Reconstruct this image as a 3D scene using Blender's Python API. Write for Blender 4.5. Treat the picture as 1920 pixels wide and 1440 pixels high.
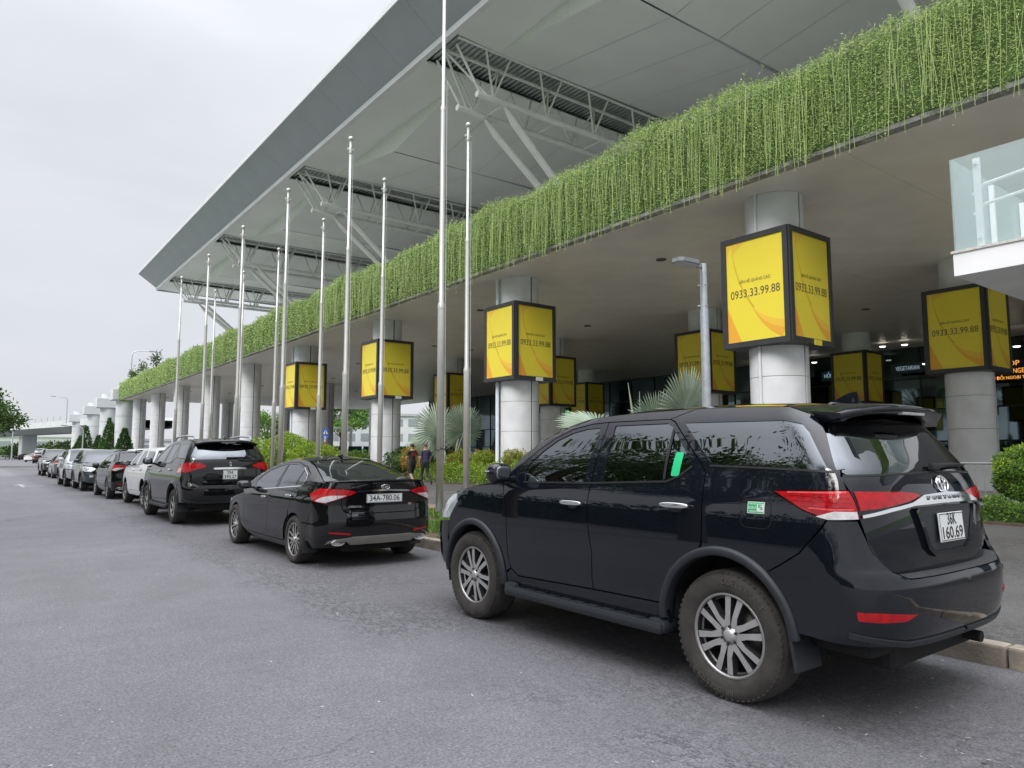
import bpy, bmesh, math, random
import numpy as np
from mathutils import Vector, Matrix
from mathutils.geometry import delaunay_2d_cdt

for o in list(bpy.data.objects): bpy.data.objects.remove(o)
R = math.radians
scene = bpy.context.scene
col = scene.collection
# ---------------------------------------------------------------- camera
cam_d = bpy.data.cameras.new('camera'); cam = bpy.data.objects.new('camera', cam_d); col.objects.link(cam)
cam_d.sensor_width = 36.0; cam_d.lens = 36.0 * 1340 / 1920; cam_d.clip_start = 0.05; cam_d.clip_end = 3000
YAW = R(37.15); PITCH = R(5.55)
cam.location = (0, 0, 1.48)
cam.rotation_euler = (math.pi / 2 + PITCH, 0, -YAW)
scene.camera = cam
# ---------------------------------------------------------------- overcast sky
SUN_EL, SUN_AZ = R(42), R(252)        # azimuth measured from +Y towards +X
world = bpy.data.worlds.new('World'); scene.world = world; world.use_nodes = True
nt = world.node_tree; nt.nodes.clear()
def wn(t, **k):
    n = nt.nodes.new(t)
    for a, b in k.items(): setattr(n, a, b)
    return n
out = wn('ShaderNodeOutputWorld'); bg = wn('ShaderNodeBackground'); nt.links.new(bg.outputs[0], out.inputs[0])
skyt = wn('ShaderNodeTexSky', sky_type='NISHITA', sun_disc=False)
skyt.sun_elevation = SUN_EL; skyt.sun_rotation = SUN_AZ
skys = wn('ShaderNodeMixRGB', blend_type='MULTIPLY'); skys.inputs[0].default_value = 1; skys.inputs[2].default_value = (.1, .1, .1, 1)
nt.links.new(skyt.outputs[0], skys.inputs[1])
tc = wn('ShaderNodeTexCoord'); sep = wn('ShaderNodeSeparateXYZ'); nt.links.new(tc.outputs['Generated'], sep.inputs[0])
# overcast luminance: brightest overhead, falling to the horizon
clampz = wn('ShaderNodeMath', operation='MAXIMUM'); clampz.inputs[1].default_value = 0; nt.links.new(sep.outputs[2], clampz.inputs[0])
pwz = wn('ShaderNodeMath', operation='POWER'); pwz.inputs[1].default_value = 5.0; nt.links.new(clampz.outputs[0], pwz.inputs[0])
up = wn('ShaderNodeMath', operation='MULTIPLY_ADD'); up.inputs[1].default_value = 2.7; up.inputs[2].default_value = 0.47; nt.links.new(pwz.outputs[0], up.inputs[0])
mp = wn('ShaderNodeMapping'); mp.inputs['Scale'].default_value = (1.0, 1.0, 2.6); nt.links.new(tc.outputs['Generated'], mp.inputs[0])
nz = wn('ShaderNodeTexNoise'); nz.inputs['Scale'].default_value = 2.1; nz.inputs['Detail'].default_value = 5; nz.inputs['Roughness'].default_value = .52; nz.inputs['Distortion'].default_value = .4
nt.links.new(mp.outputs[0], nz.inputs[0])
cr = wn('ShaderNodeMapRange'); cr.inputs[1].default_value = .34; cr.inputs[2].default_value = .66; cr.inputs[3].default_value = .93; cr.inputs[4].default_value = 1.07
nt.links.new(nz.outputs[0], cr.inputs[0])
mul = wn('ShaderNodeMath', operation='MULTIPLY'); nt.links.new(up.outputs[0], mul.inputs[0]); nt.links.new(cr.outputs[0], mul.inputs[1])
tint = wn('ShaderNodeMixRGB', blend_type='MIX'); tint.inputs[1].default_value = (.94, .97, 1.05, 1); tint.inputs[2].default_value = (.975, .99, 1.03, 1)
nt.links.new(nz.outputs[0], tint.inputs[0])
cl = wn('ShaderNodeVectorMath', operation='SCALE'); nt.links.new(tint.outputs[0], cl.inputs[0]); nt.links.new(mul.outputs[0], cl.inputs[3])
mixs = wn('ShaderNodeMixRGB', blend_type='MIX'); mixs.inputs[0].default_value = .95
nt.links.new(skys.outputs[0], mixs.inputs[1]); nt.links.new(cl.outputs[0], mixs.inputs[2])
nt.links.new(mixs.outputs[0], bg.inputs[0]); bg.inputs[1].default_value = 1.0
# ---------------------------------------------------------------- veiled sun
sd = bpy.data.lights.new('sun', 'SUN'); sd.energy = 1.5; sd.angle = R(28); sd.color = (1, .97, .92)
sun = bpy.data.objects.new('sun', sd); col.objects.link(sun)
sv = Vector((math.sin(SUN_AZ) * math.cos(SUN_EL), math.cos(SUN_AZ) * math.cos(SUN_EL), math.sin(SUN_EL)))
sun.rotation_euler = (-sv).to_track_quat('-Z', 'Y').to_euler(); sun.location = (-20, -20, 60)
vs = scene.view_settings; vs.view_transform = 'Standard'; vs.look = 'None'; vs.exposure = 0.75; vs.gamma = 1; vs.use_curve_mapping = False
scene.cycles.max_bounces = 8; scene.cycles.transparent_max_bounces = 12
# ---------------------------------------------------------------- helpers
rng = random.Random(7); nrng = np.random.default_rng(5)
def tag(o, label=None, cat=None, group=None, kind=None):
    if label: o['label'] = label
    if cat: o['category'] = cat
    if group: o['group'] = group
    if kind: o['kind'] = kind
    return o
def empty(name, loc=(0, 0, 0), rz=0, label=None, cat=None, group=None):
    o = bpy.data.objects.new(name, None); col.objects.link(o); o.location = loc; o.rotation_euler = (0, 0, rz); o.empty_display_size = .2
    return tag(o, label, cat, group)
def link(name, me, parent=None, loc=(0, 0, 0), rot=(0, 0, 0), sc=None):
    o = bpy.data.objects.new(name, me); col.objects.link(o); o.parent = parent; o.location = loc; o.rotation_euler = rot
    if sc: o.scale = sc
    return o
def copy_tree(o, parent=None):
    c = o.copy(); col.objects.link(c); c.parent = parent
    for ch in o.children: copy_tree(ch, c)
    return c

class MB:
    def __init__(s): s.v = []; s.f = []; s.sm = []; s.mi = []; s.n = {}
    def add(s, vs, fs, smooth=False, mi=0):
        b = len(s.v); s.v.extend([tuple(map(float, p)) for p in vs])
        for f in fs: s.f.append([b + i for i in f]); s.sm.append(smooth); s.mi.append(mi)
        return s
    def box(s, c, d, rz=0, mi=0, M=None):
        x, y, z = (d[0] / 2, d[1] / 2, d[2] / 2)
        P = [(-x, -y, -z), (x, -y, -z), (x, y, -z), (-x, y, -z), (-x, -y, z), (x, -y, z), (x, y, z), (-x, y, z)]
        if M is None: M = Matrix.Rotation(rz, 3, 'Z')
        P = [Vector(c) + M @ Vector(p) for p in P]
        return s.add(P, [(0, 3, 2, 1), (4, 5, 6, 7), (0, 1, 5, 4), (1, 2, 6, 5), (2, 3, 7, 6), (3, 0, 4, 7)], False, mi)
    def bx(s, x0, x1, y0, y1, z0, z1, mi=0):
        return s.box(((x0 + x1) / 2, (y0 + y1) / 2, (z0 + z1) / 2), (abs(x1 - x0), abs(y1 - y0), abs(z1 - z0)), 0, mi)
    def rbox(s, c, d, b=.01, M=None, mi=0):
        """box with chamfered edges"""
        bm = bmesh.new(); bmesh.ops.create_cube(bm, size=1)
        for v in bm.verts: v.co = Vector((v.co.x * d[0], v.co.y * d[1], v.co.z * d[2]))
        bmesh.ops.bevel(bm, geom=list(bm.edges), offset=b, segments=2, affect='EDGES', profile=.6)
        bm.verts.ensure_lookup_table()
        P = [Vector(c) + ((M @ v.co) if M is not None else v.co) for v in bm.verts]
        for i, v in enumerate(bm.verts): v.index = i
        s.add(P, [[v.index for v in f.verts] for f in bm.faces], False, mi); bm.free(); return s
    def tube(s, pts, r, n=10, cap=True, smooth=True, mi=0):
        pts = [Vector(p) for p in pts]
        if not hasattr(r, '__len__'): r = [r] * len(pts)
        vs = []; prev = None
        for i, p in enumerate(pts):
            a = pts[max(i - 1, 0)]; b = pts[min(i + 1, len(pts) - 1)]
            t = (b - a).normalized() if (b - a).length > 1e-9 else Vector((0, 0, 1))
            if prev is None:
                ref = Vector((0, 0, 1)) if abs(t.z) < .9 else Vector((1, 0, 0)); e1 = t.cross(ref).normalized()
            else: e1 = (prev - t * prev.dot(t)).normalized()
            prev = e1; e2 = t.cross(e1)
            vs += [p + (e1 * math.cos(2 * math.pi * k / n) + e2 * math.sin(2 * math.pi * k / n)) * r[i] for k in range(n)]
        fs = []
        for i in range(len(pts) - 1):
            for k in range(n): fs.append((i * n + k, i * n + (k + 1) % n, (i + 1) * n + (k + 1) % n, (i + 1) * n + k))
        s.add(vs, fs, smooth, mi)
        if cap: s.add(vs[:n], [tuple(range(n))[::-1]], False, mi); s.add(vs[-n:], [tuple(range(n))], False, mi)
        return s
    def ell(s, c, r, e=2.0, n=20, m=12, M=None, mi=0):
        """super-ellipsoid"""
        def pw(v): return math.copysign(abs(v) ** (2 / e), v)
        vs = []
        for i in range(m + 1):
            a = -math.pi / 2 + math.pi * i / m
            for k in range(n):
                b = 2 * math.pi * k / n; p = Vector((r[0] * pw(math.cos(a)) * pw(math.cos(b)), r[1] * pw(math.cos(a)) * pw(math.sin(b)), r[2] * pw(math.sin(a)))); vs.append(Vector(c) + (M @ p if M is not None else p))
        return s.add(vs, [(i * n + k, i * n + (k + 1) % n, (i + 1) * n + (k + 1) % n, (i + 1) * n + k) for i in range(m) for k in range(n)], True, mi)
    def lathe(s, prof, n=32, M=None, smooth=True, mi=0, a0=0, a1=2 * math.pi):
        """prof: (radius, height) revolved about local Z"""
        full = abs(a1 - a0 - 2 * math.pi) < 1e-6; m = n if full else n + 1
        vs = []
        for (r, h) in prof:
            for k in range(m):
                a = a0 + (a1 - a0) * k / n; p = Vector((r * math.cos(a), r * math.sin(a), h)); vs.append(M @ p if M is not None else p)
        fs = []
        for i in range(len(prof) - 1):
            for k in range(n):
                k2 = (k + 1) % m; fs.append((i * m + k, i * m + k2, (i + 1) * m + k2, (i + 1) * m + k))
        return s.add(vs, fs, smooth, mi)
    def prism(s, poly, h0, h1, M=None, mi=0):
        """polygon in XY extruded in Z"""
        n = len(poly); T = (lambda p: M @ Vector(p)) if M is not None else (lambda p: Vector(p))
        a = [T((x, y, h0)) for x, y in poly]; b = [T((x, y, h1)) for x, y in poly]
        s.add(a + b, [tuple(range(n))[::-1], tuple(range(n, 2 * n))], False, mi)
        for i in range(n):
            j = (i + 1) % n; s.add([a[i], a[j], b[j], b[i]], [(0, 1, 2, 3)], False, mi)
        return s
    def mesh(s, name):
        me = bpy.data.meshes.new(name); me.from_pydata(s.v, [], s.f)
        me.polygons.foreach_set('use_smooth', s.sm); me.polygons.foreach_set('material_index', s.mi)
        me.update()
        if s.n: me.normals_split_custom_set_from_vertices([s.n.get(i, (0, 0, 0)) for i in range(len(s.v))])
        return me
    def build(s, name, mats, parent=None, loc=(0, 0, 0), rot=(0, 0, 0)):
        me = s.mesh(name)
        for m in (mats if isinstance(mats, (list, tuple)) else [mats]): me.materials.append(m)
        return link(name, me, parent, loc, rot)

def mat(name, c, rough=.6, metal=0, var=.12, scale=4., bump=0, bscale=60., coat=0, spec=.5, emit=0, alpha=None, rvar=0, trans=0, coords='Object', sheen=0):
    m = bpy.data.materials.new(name); m.use_nodes = True; n = m.node_tree; b = n.nodes['Principled BSDF']; L = n.links.new
    b.inputs['Roughness'].default_value = rough; b.inputs['Metallic'].default_value = metal
    b.inputs['Specular IOR Level'].default_value = spec; b.inputs['Coat Weight'].default_value = coat; b.inputs['Coat Roughness'].default_value = .03
    b.inputs['Base Color'].default_value = (*c, 1); b.inputs['Transmission Weight'].default_value = trans
    if alpha is not None: b.inputs['Alpha'].default_value = alpha
    if emit: b.inputs['Emission Color'].default_value = (*c, 1); b.inputs['Emission Strength'].default_value = emit
    t = n.nodes.new('ShaderNodeTexCoord')
    if var:
        z = n.nodes.new('ShaderNodeTexNoise'); z.inputs['Scale'].default_value = scale; z.inputs['Detail'].default_value = 6; L(t.outputs[coords], z.inputs[0])
        r = n.nodes.new('ShaderNodeMapRange'); r.inputs[1].default_value = .3; r.inputs[2].default_value = .7; r.inputs[3].default_value = 1 - var; r.inputs[4].default_value = 1 + var; L(z.outputs[0], r.inputs[0])
        v = n.nodes.new('ShaderNodeVectorMath'); v.operation = 'SCALE'; v.inputs[0].default_value = c; L(r.outputs[0], v.inputs[3]); L(v.outputs[0], b.inputs['Base Color'])
        if rvar:
            r2 = n.nodes.new('ShaderNodeMapRange'); r2.inputs[1].default_value = .3; r2.inputs[2].default_value = .7; r2.inputs[3].default_value = max(rough - rvar, 0); r2.inputs[4].default_value = rough + rvar; L(z.outputs[0], r2.inputs[0]); L(r2.outputs[0], b.inputs['Roughness'])
    if bump:
        z2 = n.nodes.new('ShaderNodeTexNoise'); z2.inputs['Scale'].default_value = bscale; z2.inputs['Detail'].default_value = 4; L(t.outputs[coords], z2.inputs[0])
        bp = n.nodes.new('ShaderNodeBump'); bp.inputs['Strength'].default_value = bump; bp.inputs['Distance'].default_value = .01; L(z2.outputs[0], bp.inputs['Height']); L(bp.outputs[0], b.inputs['Normal'])
    return m

def leaf_mat(name, c0, c1, rough=.55, transl=.25):
    """leaf colour varies from leaf to leaf"""
    m = bpy.data.materials.new(name); m.use_nodes = True; n = m.node_tree; b = n.nodes['Principled BSDF']; L = n.links.new
    g = n.nodes.new('ShaderNodeNewGeometry'); r = n.nodes.new('ShaderNodeValToRGB'); r.color_ramp.elements[0].color = (*c0, 1); r.color_ramp.elements[1].color = (*c1, 1)
    L(g.outputs['Random Per Island'], r.inputs[0]); L(r.outputs[0], b.inputs['Base Color']); b.inputs['Roughness'].default_value = rough; b.inputs['Specular IOR Level'].default_value = .35
    tr = n.nodes.new('ShaderNodeBsdfTranslucent'); L(r.outputs[0], tr.inputs[0]); mx = n.nodes.new('ShaderNodeMixShader'); mx.inputs[0].default_value = transl
    L(b.outputs[0], mx.inputs[1]); L(tr.outputs[0], mx.inputs[2]); L(mx.outputs[0], n.nodes['Material Output'].inputs[0])
    return m

_txt = {}
def text_mesh(body, size, mat_, depth=0, width=None, bold=0):
    """flat lettering centred on the origin in the XY plane; width squeezes it to a given length"""
    k = (body, size, mat_.name, depth, width, bold)
    if k in _txt: return _txt[k]
    cu = bpy.data.curves.new('lettering', 'FONT'); cu.body = body; cu.size = size; cu.align_x = 'CENTER'; cu.align_y = 'CENTER'; cu.resolution_u = 3; cu.extrude = depth; cu.offset = bold
    o = bpy.data.objects.new('lettering', cu); col.objects.link(o); bpy.context.view_layer.update()
    me = bpy.data.meshes.new_from_object(o.evaluated_get(bpy.context.evaluated_depsgraph_get())); bpy.data.objects.remove(o); bpy.data.curves.remove(cu)
    me.name = 'lettering'
    xs = [v.co.x for v in me.vertices]
    if xs:
        cx = (min(xs) + max(xs)) / 2; s = (width / (max(xs) - min(xs))) if width else 1
        for v in me.vertices: v.co.x = (v.co.x - cx) * s
    me.materials.clear(); me.materials.append(mat_); _txt[k] = me
    return me

def soup(quads, name, mat_, parent=None, smooth=False):
    """(n,k,3) array of separate k-gons -> one mesh object"""
    q = np.asarray(quads, dtype=np.float32); n, k = q.shape[:2]
    me = bpy.data.meshes.new(name); me.vertices.add(n * k); me.vertices.foreach_set('co', q.reshape(-1))
    me.loops.add(n * k); me.loops.foreach_set('vertex_index', np.arange(n * k, dtype=np.int32))
    me.polygons.add(n); me.polygons.foreach_set('loop_start', np.arange(0, n * k, k, dtype=np.int32)); me.polygons.foreach_set('loop_total', np.full(n, k, dtype=np.int32))
    me.update(calc_edges=True); me.materials.append(mat_)
    return link(name, me, parent)
def leaves(P, dirs, nrm, ln, wd):
    """diamond leaves: base P, direction, normal, length, width arrays"""
    d = dirs / np.linalg.norm(dirs, axis=1, keepdims=True); s = np.cross(d, nrm); s /= (np.linalg.norm(s, axis=1, keepdims=True) + 1e-9)
    ln = np.asarray(ln).reshape(-1, 1); wd = np.asarray(wd).reshape(-1, 1); n2 = np.cross(s, d)
    return np.stack([P, P + d * ln * .5 + s * wd * .5 - n2 * wd * .12, P + d * ln, P + d * ln * .5 - s * wd * .5 - n2 * wd * .12], axis=1)
def rdir(n): d = nrng.normal(size=(n, 3)); return d / np.linalg.norm(d, axis=1, keepdims=True)

# ---------------------------------------------------------------- shared materials
M_white = mat('white_paint', (.78, .79, .80), .45, var=.04)
M_dark = mat('near_black_plastic', (.012, .012, .013), .55, var=.15)
M_steel = mat('brushed_steel', (.62, .60, .57), .32, 1, var=.08, scale=3)
M_galv = mat('galvanised_steel', (.50, .53, .56), .45, .7, var=.12, scale=14)
M_conc = mat('concrete', (.42, .41, .39), .85, var=.16, scale=1.5, bump=.2, bscale=40)
# ================================================================ ground
def asphalt(name, base, light=1.0, patch=True):
    m = bpy.data.materials.new(name); m.use_nodes = True; n = m.node_tree; b = n.nodes['Principled BSDF']; L = n.links.new
    t = n.nodes.new('ShaderNodeTexCoord')
    def noise(sc, det=4, rough=.55, src=None):
        z = n.nodes.new('ShaderNodeTexNoise'); z.inputs['Scale'].default_value = sc; z.inputs['Detail'].default_value = det; z.inputs['Roughness'].default_value = rough; L(src or t.outputs['Object'], z.inputs[0]); return z.outputs[0]
    def rng_(s, a, b_, c, d):
        r = n.nodes.new('ShaderNodeMapRange'); r.inputs[1].default_value = a; r.inputs[2].default_value = b_; r.inputs[3].default_value = c; r.inputs[4].default_value = d; L(s, r.inputs[0]); return r.outputs[0]
    def mul(a, b_):
        q = n.nodes.new('ShaderNodeMath'); q.operation = 'MULTIPLY'; L(a, q.inputs[0]); L(b_, q.inputs[1]); return q.outputs[0]
    big = rng_(noise(.22, 4), .3, .7, .88, 1.12)
    med = rng_(noise(1.6, 6, .62), .3, .7, .90, 1.10)
    fine = mul(rng_(noise(60, 3, .7), .32, .68, .60, 1.40), rng_(noise(17, 5, .7), .3, .7, .86, 1.14))
    vo = n.nodes.new('ShaderNodeTexVoronoi'); vo.inputs['Scale'].default_value = 85; L(t.outputs['Object'], vo.inputs[0])
    agg = rng_(vo.outputs['Distance'], .05, .6, .84, 1.16)
    # light stone chips
    vo2 = n.nodes.new('ShaderNodeTexVoronoi'); vo2.inputs['Scale'].default_value = 14; vo2.inputs['Randomness'].default_value = 1; L(t.outputs['Object'], vo2.inputs[0])
    chip = rng_(vo2.outputs['Distance'], .05, .09, 1, 0)
    sepc = n.nodes.new('ShaderNodeSeparateColor'); L(vo2.outputs['Color'], sepc.inputs[0])
    chip = mul(chip, rng_(sepc.outputs[0], .62, .66, 0, 1))
    v = mul(mul(big, med), mul(fine, agg))
    # tyre-worn dark crazing: ridged noise, stretched along the road, strongest near the parked cars
    mp = n.nodes.new('ShaderNodeMapping'); mp.inputs['Scale'].default_value = (1.0, .55, 1); L(t.outputs['Object'], mp.inputs[0])
    cz = noise(9, 9, .72, mp.outputs[0]); 
    sub = n.nodes.new('ShaderNodeMath'); sub.operation = 'SUBTRACT'; L(cz, sub.inputs[0]); sub.inputs[1].default_value = .5
    ab = n.nodes.new('ShaderNodeMath'); ab.operation = 'ABSOLUTE'; L(sub.outputs[0], ab.inputs[0])
    line = rng_(ab.outputs[0], .004, .034, 1, 0)
    sx = n.nodes.new('ShaderNodeSeparateXYZ'); L(t.outputs['Object'], sx.inputs[0])
    zone = rng_(noise(.55, 3), .42, .58, 0, 1)
    if patch:
        # a ragged band of crazing along the edge of the parking lane, fading into the lane
        wob = n.nodes.new('ShaderNodeMath'); wob.operation = 'MULTIPLY_ADD'; L(noise(1.1, 4), wob.inputs[0]); wob.inputs[1].default_value = 1.0; L(sx.outputs[0], wob.inputs[2])
        near = rng_(wob.outputs[0], 3.0, 3.35, .03, 1); far_ = rng_(wob.outputs[0], 3.5, 5.2, 1, .45)
        zone = mul(rng_(noise(.8, 3), .36, .55, .12, 1), mul(near, far_))
        lane = rng_(wob.outputs[0], 3.0, 4.4, 1.0, .80); v = mul(v, lane)
        # oil drips and small dark stains
        vs_ = n.nodes.new('ShaderNodeTexVoronoi'); vs_.inputs['Scale'].default_value = 1.15; L(t.outputs['Object'], vs_.inputs[0]); sc_ = n.nodes.new('ShaderNodeSeparateColor'); L(vs_.outputs['Color'], sc_.inputs[0])
        st = mul(rng_(vs_.outputs['Distance'], .015, .05, 1, 0), rng_(sc_.outputs[1], .5, .52, 0, 1)); v = mul(v, rng_(st, 0, 1, 1, .45))
        # long thin cracks
        vc = n.nodes.new('ShaderNodeTexVoronoi'); vc.feature = 'DISTANCE_TO_EDGE'; vc.inputs['Scale'].default_value = .16
        wv = n.nodes.new('ShaderNodeVectorMath'); wv.operation = 'ADD'; nzv = n.nodes.new('ShaderNodeTexNoise'); nzv.inputs['Scale'].default_value = 1.3; nzv.inputs['Detail'].default_value = 6; L(t.outputs['Object'], nzv.inputs[0]); L(nzv.outputs['Color'], wv.inputs[0]); L(t.outputs['Object'], wv.inputs[1]); L(wv.outputs[0], vc.inputs[0])
        ck = mul(rng_(vc.outputs['Distance'], .0006, .0022, 1, 0), rng_(noise(.35, 2), .48, .58, 0, 1)); v = mul(v, rng_(ck, 0, 1, 1, .55))
    crack = mul(line, zone)
    dk = rng_(crack, 0, 1, 1, .36)
    v = mul(v, dk)
    add = n.nodes.new('ShaderNodeMath'); add.operation = 'ADD'; L(v, add.inputs[0]); s2 = n.nodes.new('ShaderNodeMath'); s2.operation = 'MULTIPLY'; L(chip, s2.inputs[0]); s2.inputs[1].default_value = .9; L(s2.outputs[0], add.inputs[1])
    sc = n.nodes.new('ShaderNodeVectorMath'); sc.operation = 'SCALE'; sc.inputs[0].default_value = base; L(add.outputs[0], sc.inputs[3]); L(sc.outputs[0], b.inputs['Base Color'])
    b.inputs['Roughness'].default_value = .78; b.inputs['Specular IOR Level'].default_value = .4
    bp = n.nodes.new('ShaderNodeBump'); bp.inputs['Strength'].default_value = .55; bp.inputs['Distance'].default_value = .006
    hs = n.nodes.new('ShaderNodeMath'); hs.operation = 'ADD'; L(fine, hs.inputs[0]); L(agg, hs.inputs[1]); L(hs.outputs[0], bp.inputs['Height']); L(bp.outputs[0], b.inputs['Normal'])
    return m
M_road = asphalt('worn_asphalt', (.164, .161, .171))
M_pave = asphalt('forecourt_asphalt', (.100, .097, .095), patch=False)
M_kerb = mat('kerb_concrete', (.33, .285, .23), .9, var=.28, scale=5, bump=.5, bscale=45)
M_soil = mat('soil', (.10, .075, .05), .95, var=.3, scale=8, bump=.6, bscale=30)
M_brown = mat('brown_paver', (.21, .15, .115), .85, var=.2, scale=3, bump=.2)
M_grassfar = mat('far_grass', (.09, .15, .045), .9, var=.3, scale=.6)
KX = 5.80   # kerb face
KY0, KY1 = -14.0, 43.0
g = MB(); S = 1400; g.add([(-S, -S, -.012), (S, -S, -.012), (S, S, -.012), (-S, S, -.012)], [(0, 1, 2, 3)])
tag(g.build('ground', M_grassfar), kind='structure')
g = MB(); g.add([(-16, -40, 0), (70, -40, 0), (70, 330, 0), (-16, 330, 0)], [(0, 1, 2, 3)])
tag(g.build('road', M_road), kind='structure')
# raised forecourt pavement behind the kerb: asphalt body, brown strip, grass verge
g = MB(); g.bx(KX + .15, 16.0, KY0, KY1, .002, .135); g.bx(16.0, 66, KY0, 96, .002, .135)
pav = tag(g.build('pavement', M_pave), kind='structure')
M_bounce = mat('pale_bounce_paving', (.44, .43, .41), .55, var=.12, scale=2)
g = MB(); g.bx(19.8, 51.8, KY0, 95.5, .136, .142); tag(g.build('bounce_floor', M_bounce), kind='structure')  # pale unseen floor added to bounce light up to the soffit
kerb = tag(empty('kerb'), kind='structure')
ks = MB(); ks.rbox((0, 0, 0), (.15, .985, .165), .018); kme = ks.mesh('kerb_stone'); kme.materials.append(M_kerb)
y = KY0 + .5
while y < KY1:
    link('kerb_stone', kme, kerb, (KX + .075 + rng.uniform(-.006, .006), y, .0675 + rng.uniform(-.005, .005)), (rng.uniform(-.006, .006), 0, rng.uniform(-.005, .005))); y += 1.0
# verge soil and grass blades
GY0, GY1 = 9.2, KY1 - .5
g = MB(); g.bx(KX + .16, 8.75, GY0, GY1, .13, .142); tag(g.build('verge', M_soil), kind='structure')
g = MB(); g.bx(8.76, 9.9, GY0, GY1, .13, .145); tag(g.build('footpath', M_brown), kind='structure')
def grass(n, x0, x1, y0, y1, z, name, label, h=(.05, .13), c0=(.07, .14, .025), c1=(.20, .32, .07), dens=None):
    P = np.column_stack([nrng.uniform(x0, x1, n), y0 + (y1 - y0) * nrng.random(n) ** 1.6, np.full(n, z)])
    keep = (np.sin(P[:, 0] * 3.1 + 1.3 * np.sin(P[:, 1] * 1.7)) + np.sin(P[:, 1] * 2.3 + P[:, 0])) > -1.35
    P = P[keep]; n = len(P)
    d = nrng.normal(size=(n, 3)) * .45; d[:, 2] = 1
    nr = rdir(n); nr[:, 2] *= .2
    q = leaves(P, d, nr, nrng.uniform(*h, n) * (1 + P[:, 1] * .012), .010 + .0012 * P[:, 1])
    o = soup(q, name, leaf_mat(name + '_blades', c0, c1)); return tag(o, label, 'grass', kind='stuff')
grass(42000, KX + .17, 8.7, GY0, GY1, .14, 'grass', 'patchy green grass on the verge along the kerb')
# painted direction arrow on the road
M_paint = mat('road_paint', (.42, .42, .42), .8, var=.35, scale=9)
g = MB(); g.add([(1.98, 38.6, .004), (2.12, 38.6, .004), (2.12, 40.6, .004), (1.98, 40.6, .004)], [(0, 1, 2, 3)]); g.add([(1.75, 40.61, .004), (2.35, 40.61, .004), (2.05, 41.9, .004)], [(0, 1, 2)])
g.add([(2.125, 39.2, .0042), (2.9, 39.5, .0042), (2.9, 39.75, .0042), (2.125, 39.5, .0042)], [(0, 1, 2, 3)])
tag(g.build('road_arrow', M_paint), 'worn white arrow painted on the road beside the parked cars', 'road marking')
# litter: bits of dry leaf and gravel on the road
n = 700; P = np.column_stack([nrng.uniform(-3, 5.7, n), 1.0 + 16 * nrng.random(n) ** 1.8, np.full(n, .006)])
P[:, 0] = np.where(nrng.random(n) < .3, nrng.uniform(3.5, 5.75, n), P[:, 0])
d = nrng.normal(size=(n, 3)); d[:, 2] = np.abs(d[:, 2]) * .12
nr = np.tile([0, 0, 1.0], (n, 1)); o = soup(leaves(P, d, nr, nrng.uniform(.012, .042, n), nrng.uniform(.008, .018, n)), 'leaf_litter', leaf_mat('dry_bits', (.10, .08, .06), (.62, .58, .52), .8, 0))
tag(o, 'small pale chips and dry leaf bits scattered on the asphalt', 'litter', kind='stuff')
# ================================================================ elevated deck with planted edge
DX0, DX1, DY0, DY1 = 16.6, 52.0, -14.0, 110.5
SOF = 8.80
M_soff = mat('soffit_metal', (.86, .83, .75), .38, .0, var=.06, scale=.7, rvar=.08, spec=.55)
M_slab = mat('deck_concrete', (.50, .50, .48), .9, var=.2, scale=.8, bump=.2)
M_trough = mat('weathered_trough', (.30, .30, .29), .8, var=.35, scale=2.2)
deck = empty('elevated_deck', (0, 0, 0), 0, 'long elevated deck with grey metal soffit and planted edge above the columns', 'deck')
g = MB(); g.bx(DX0 + .02, DX1, DY0, DY1, SOF + .05, 9.9); g.build('slab', M_slab, deck)
pw, pl = (DX1 - DX0) / 12, 6.0
g = MB(); g.rbox((0, 0, 0), (pw - .012, pl - .012, .04), .006); sme = g.mesh('soffit_panel'); sme.materials.append(M_soff)
ny = int((DY1 - DY0) // pl)
for i in range(12):
    for j in range(ny):
        link('soffit_panel', sme, deck, (DX0 + pw * (i + .5), DY1 - pl * (j + .5), SOF + .02 + rng.uniform(-.002, .002)))
g = MB(); g.bx(DX0 - .28, DX0, DY0, DY1, SOF + .02, 9.55); g.bx(DX0 - .02, DX1, DY1 - .0, DY1 + .2, SOF + .02, 9.75); g.build('planter_trough', M_trough, deck)
g = MB()   # handrail behind the planting
for z in (11.05, 11.42): g.tube([(DX0 + .45, DY0, z), (DX0 + .45, DY1, z)], .03, 8)
y = DY0
while y < DY1: g.tube([(DX0 + .45, y, 9.9), (DX0 + .45, y, 11.42)], .022, 6); y += 2.0
g.build('handrail', M_galv, deck)
# downlights in the soffit
M_lens = mat('downlight_glass', (.10, .10, .10), .25)
g = MB(); g.lathe([(.0, -.002), (.14, -.002), (.15, -.03), (.19, -.03), (.2, .0)], 20); dme = g.mesh('downlight'); dme.materials.append(M_lens)
for k in range(9):
    for x in (20.5, 25.0, 28.0, 36.0):
        link('downlight', dme, deck, (x, 17.7 + 12.05 * k, SOF - .003))

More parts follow.
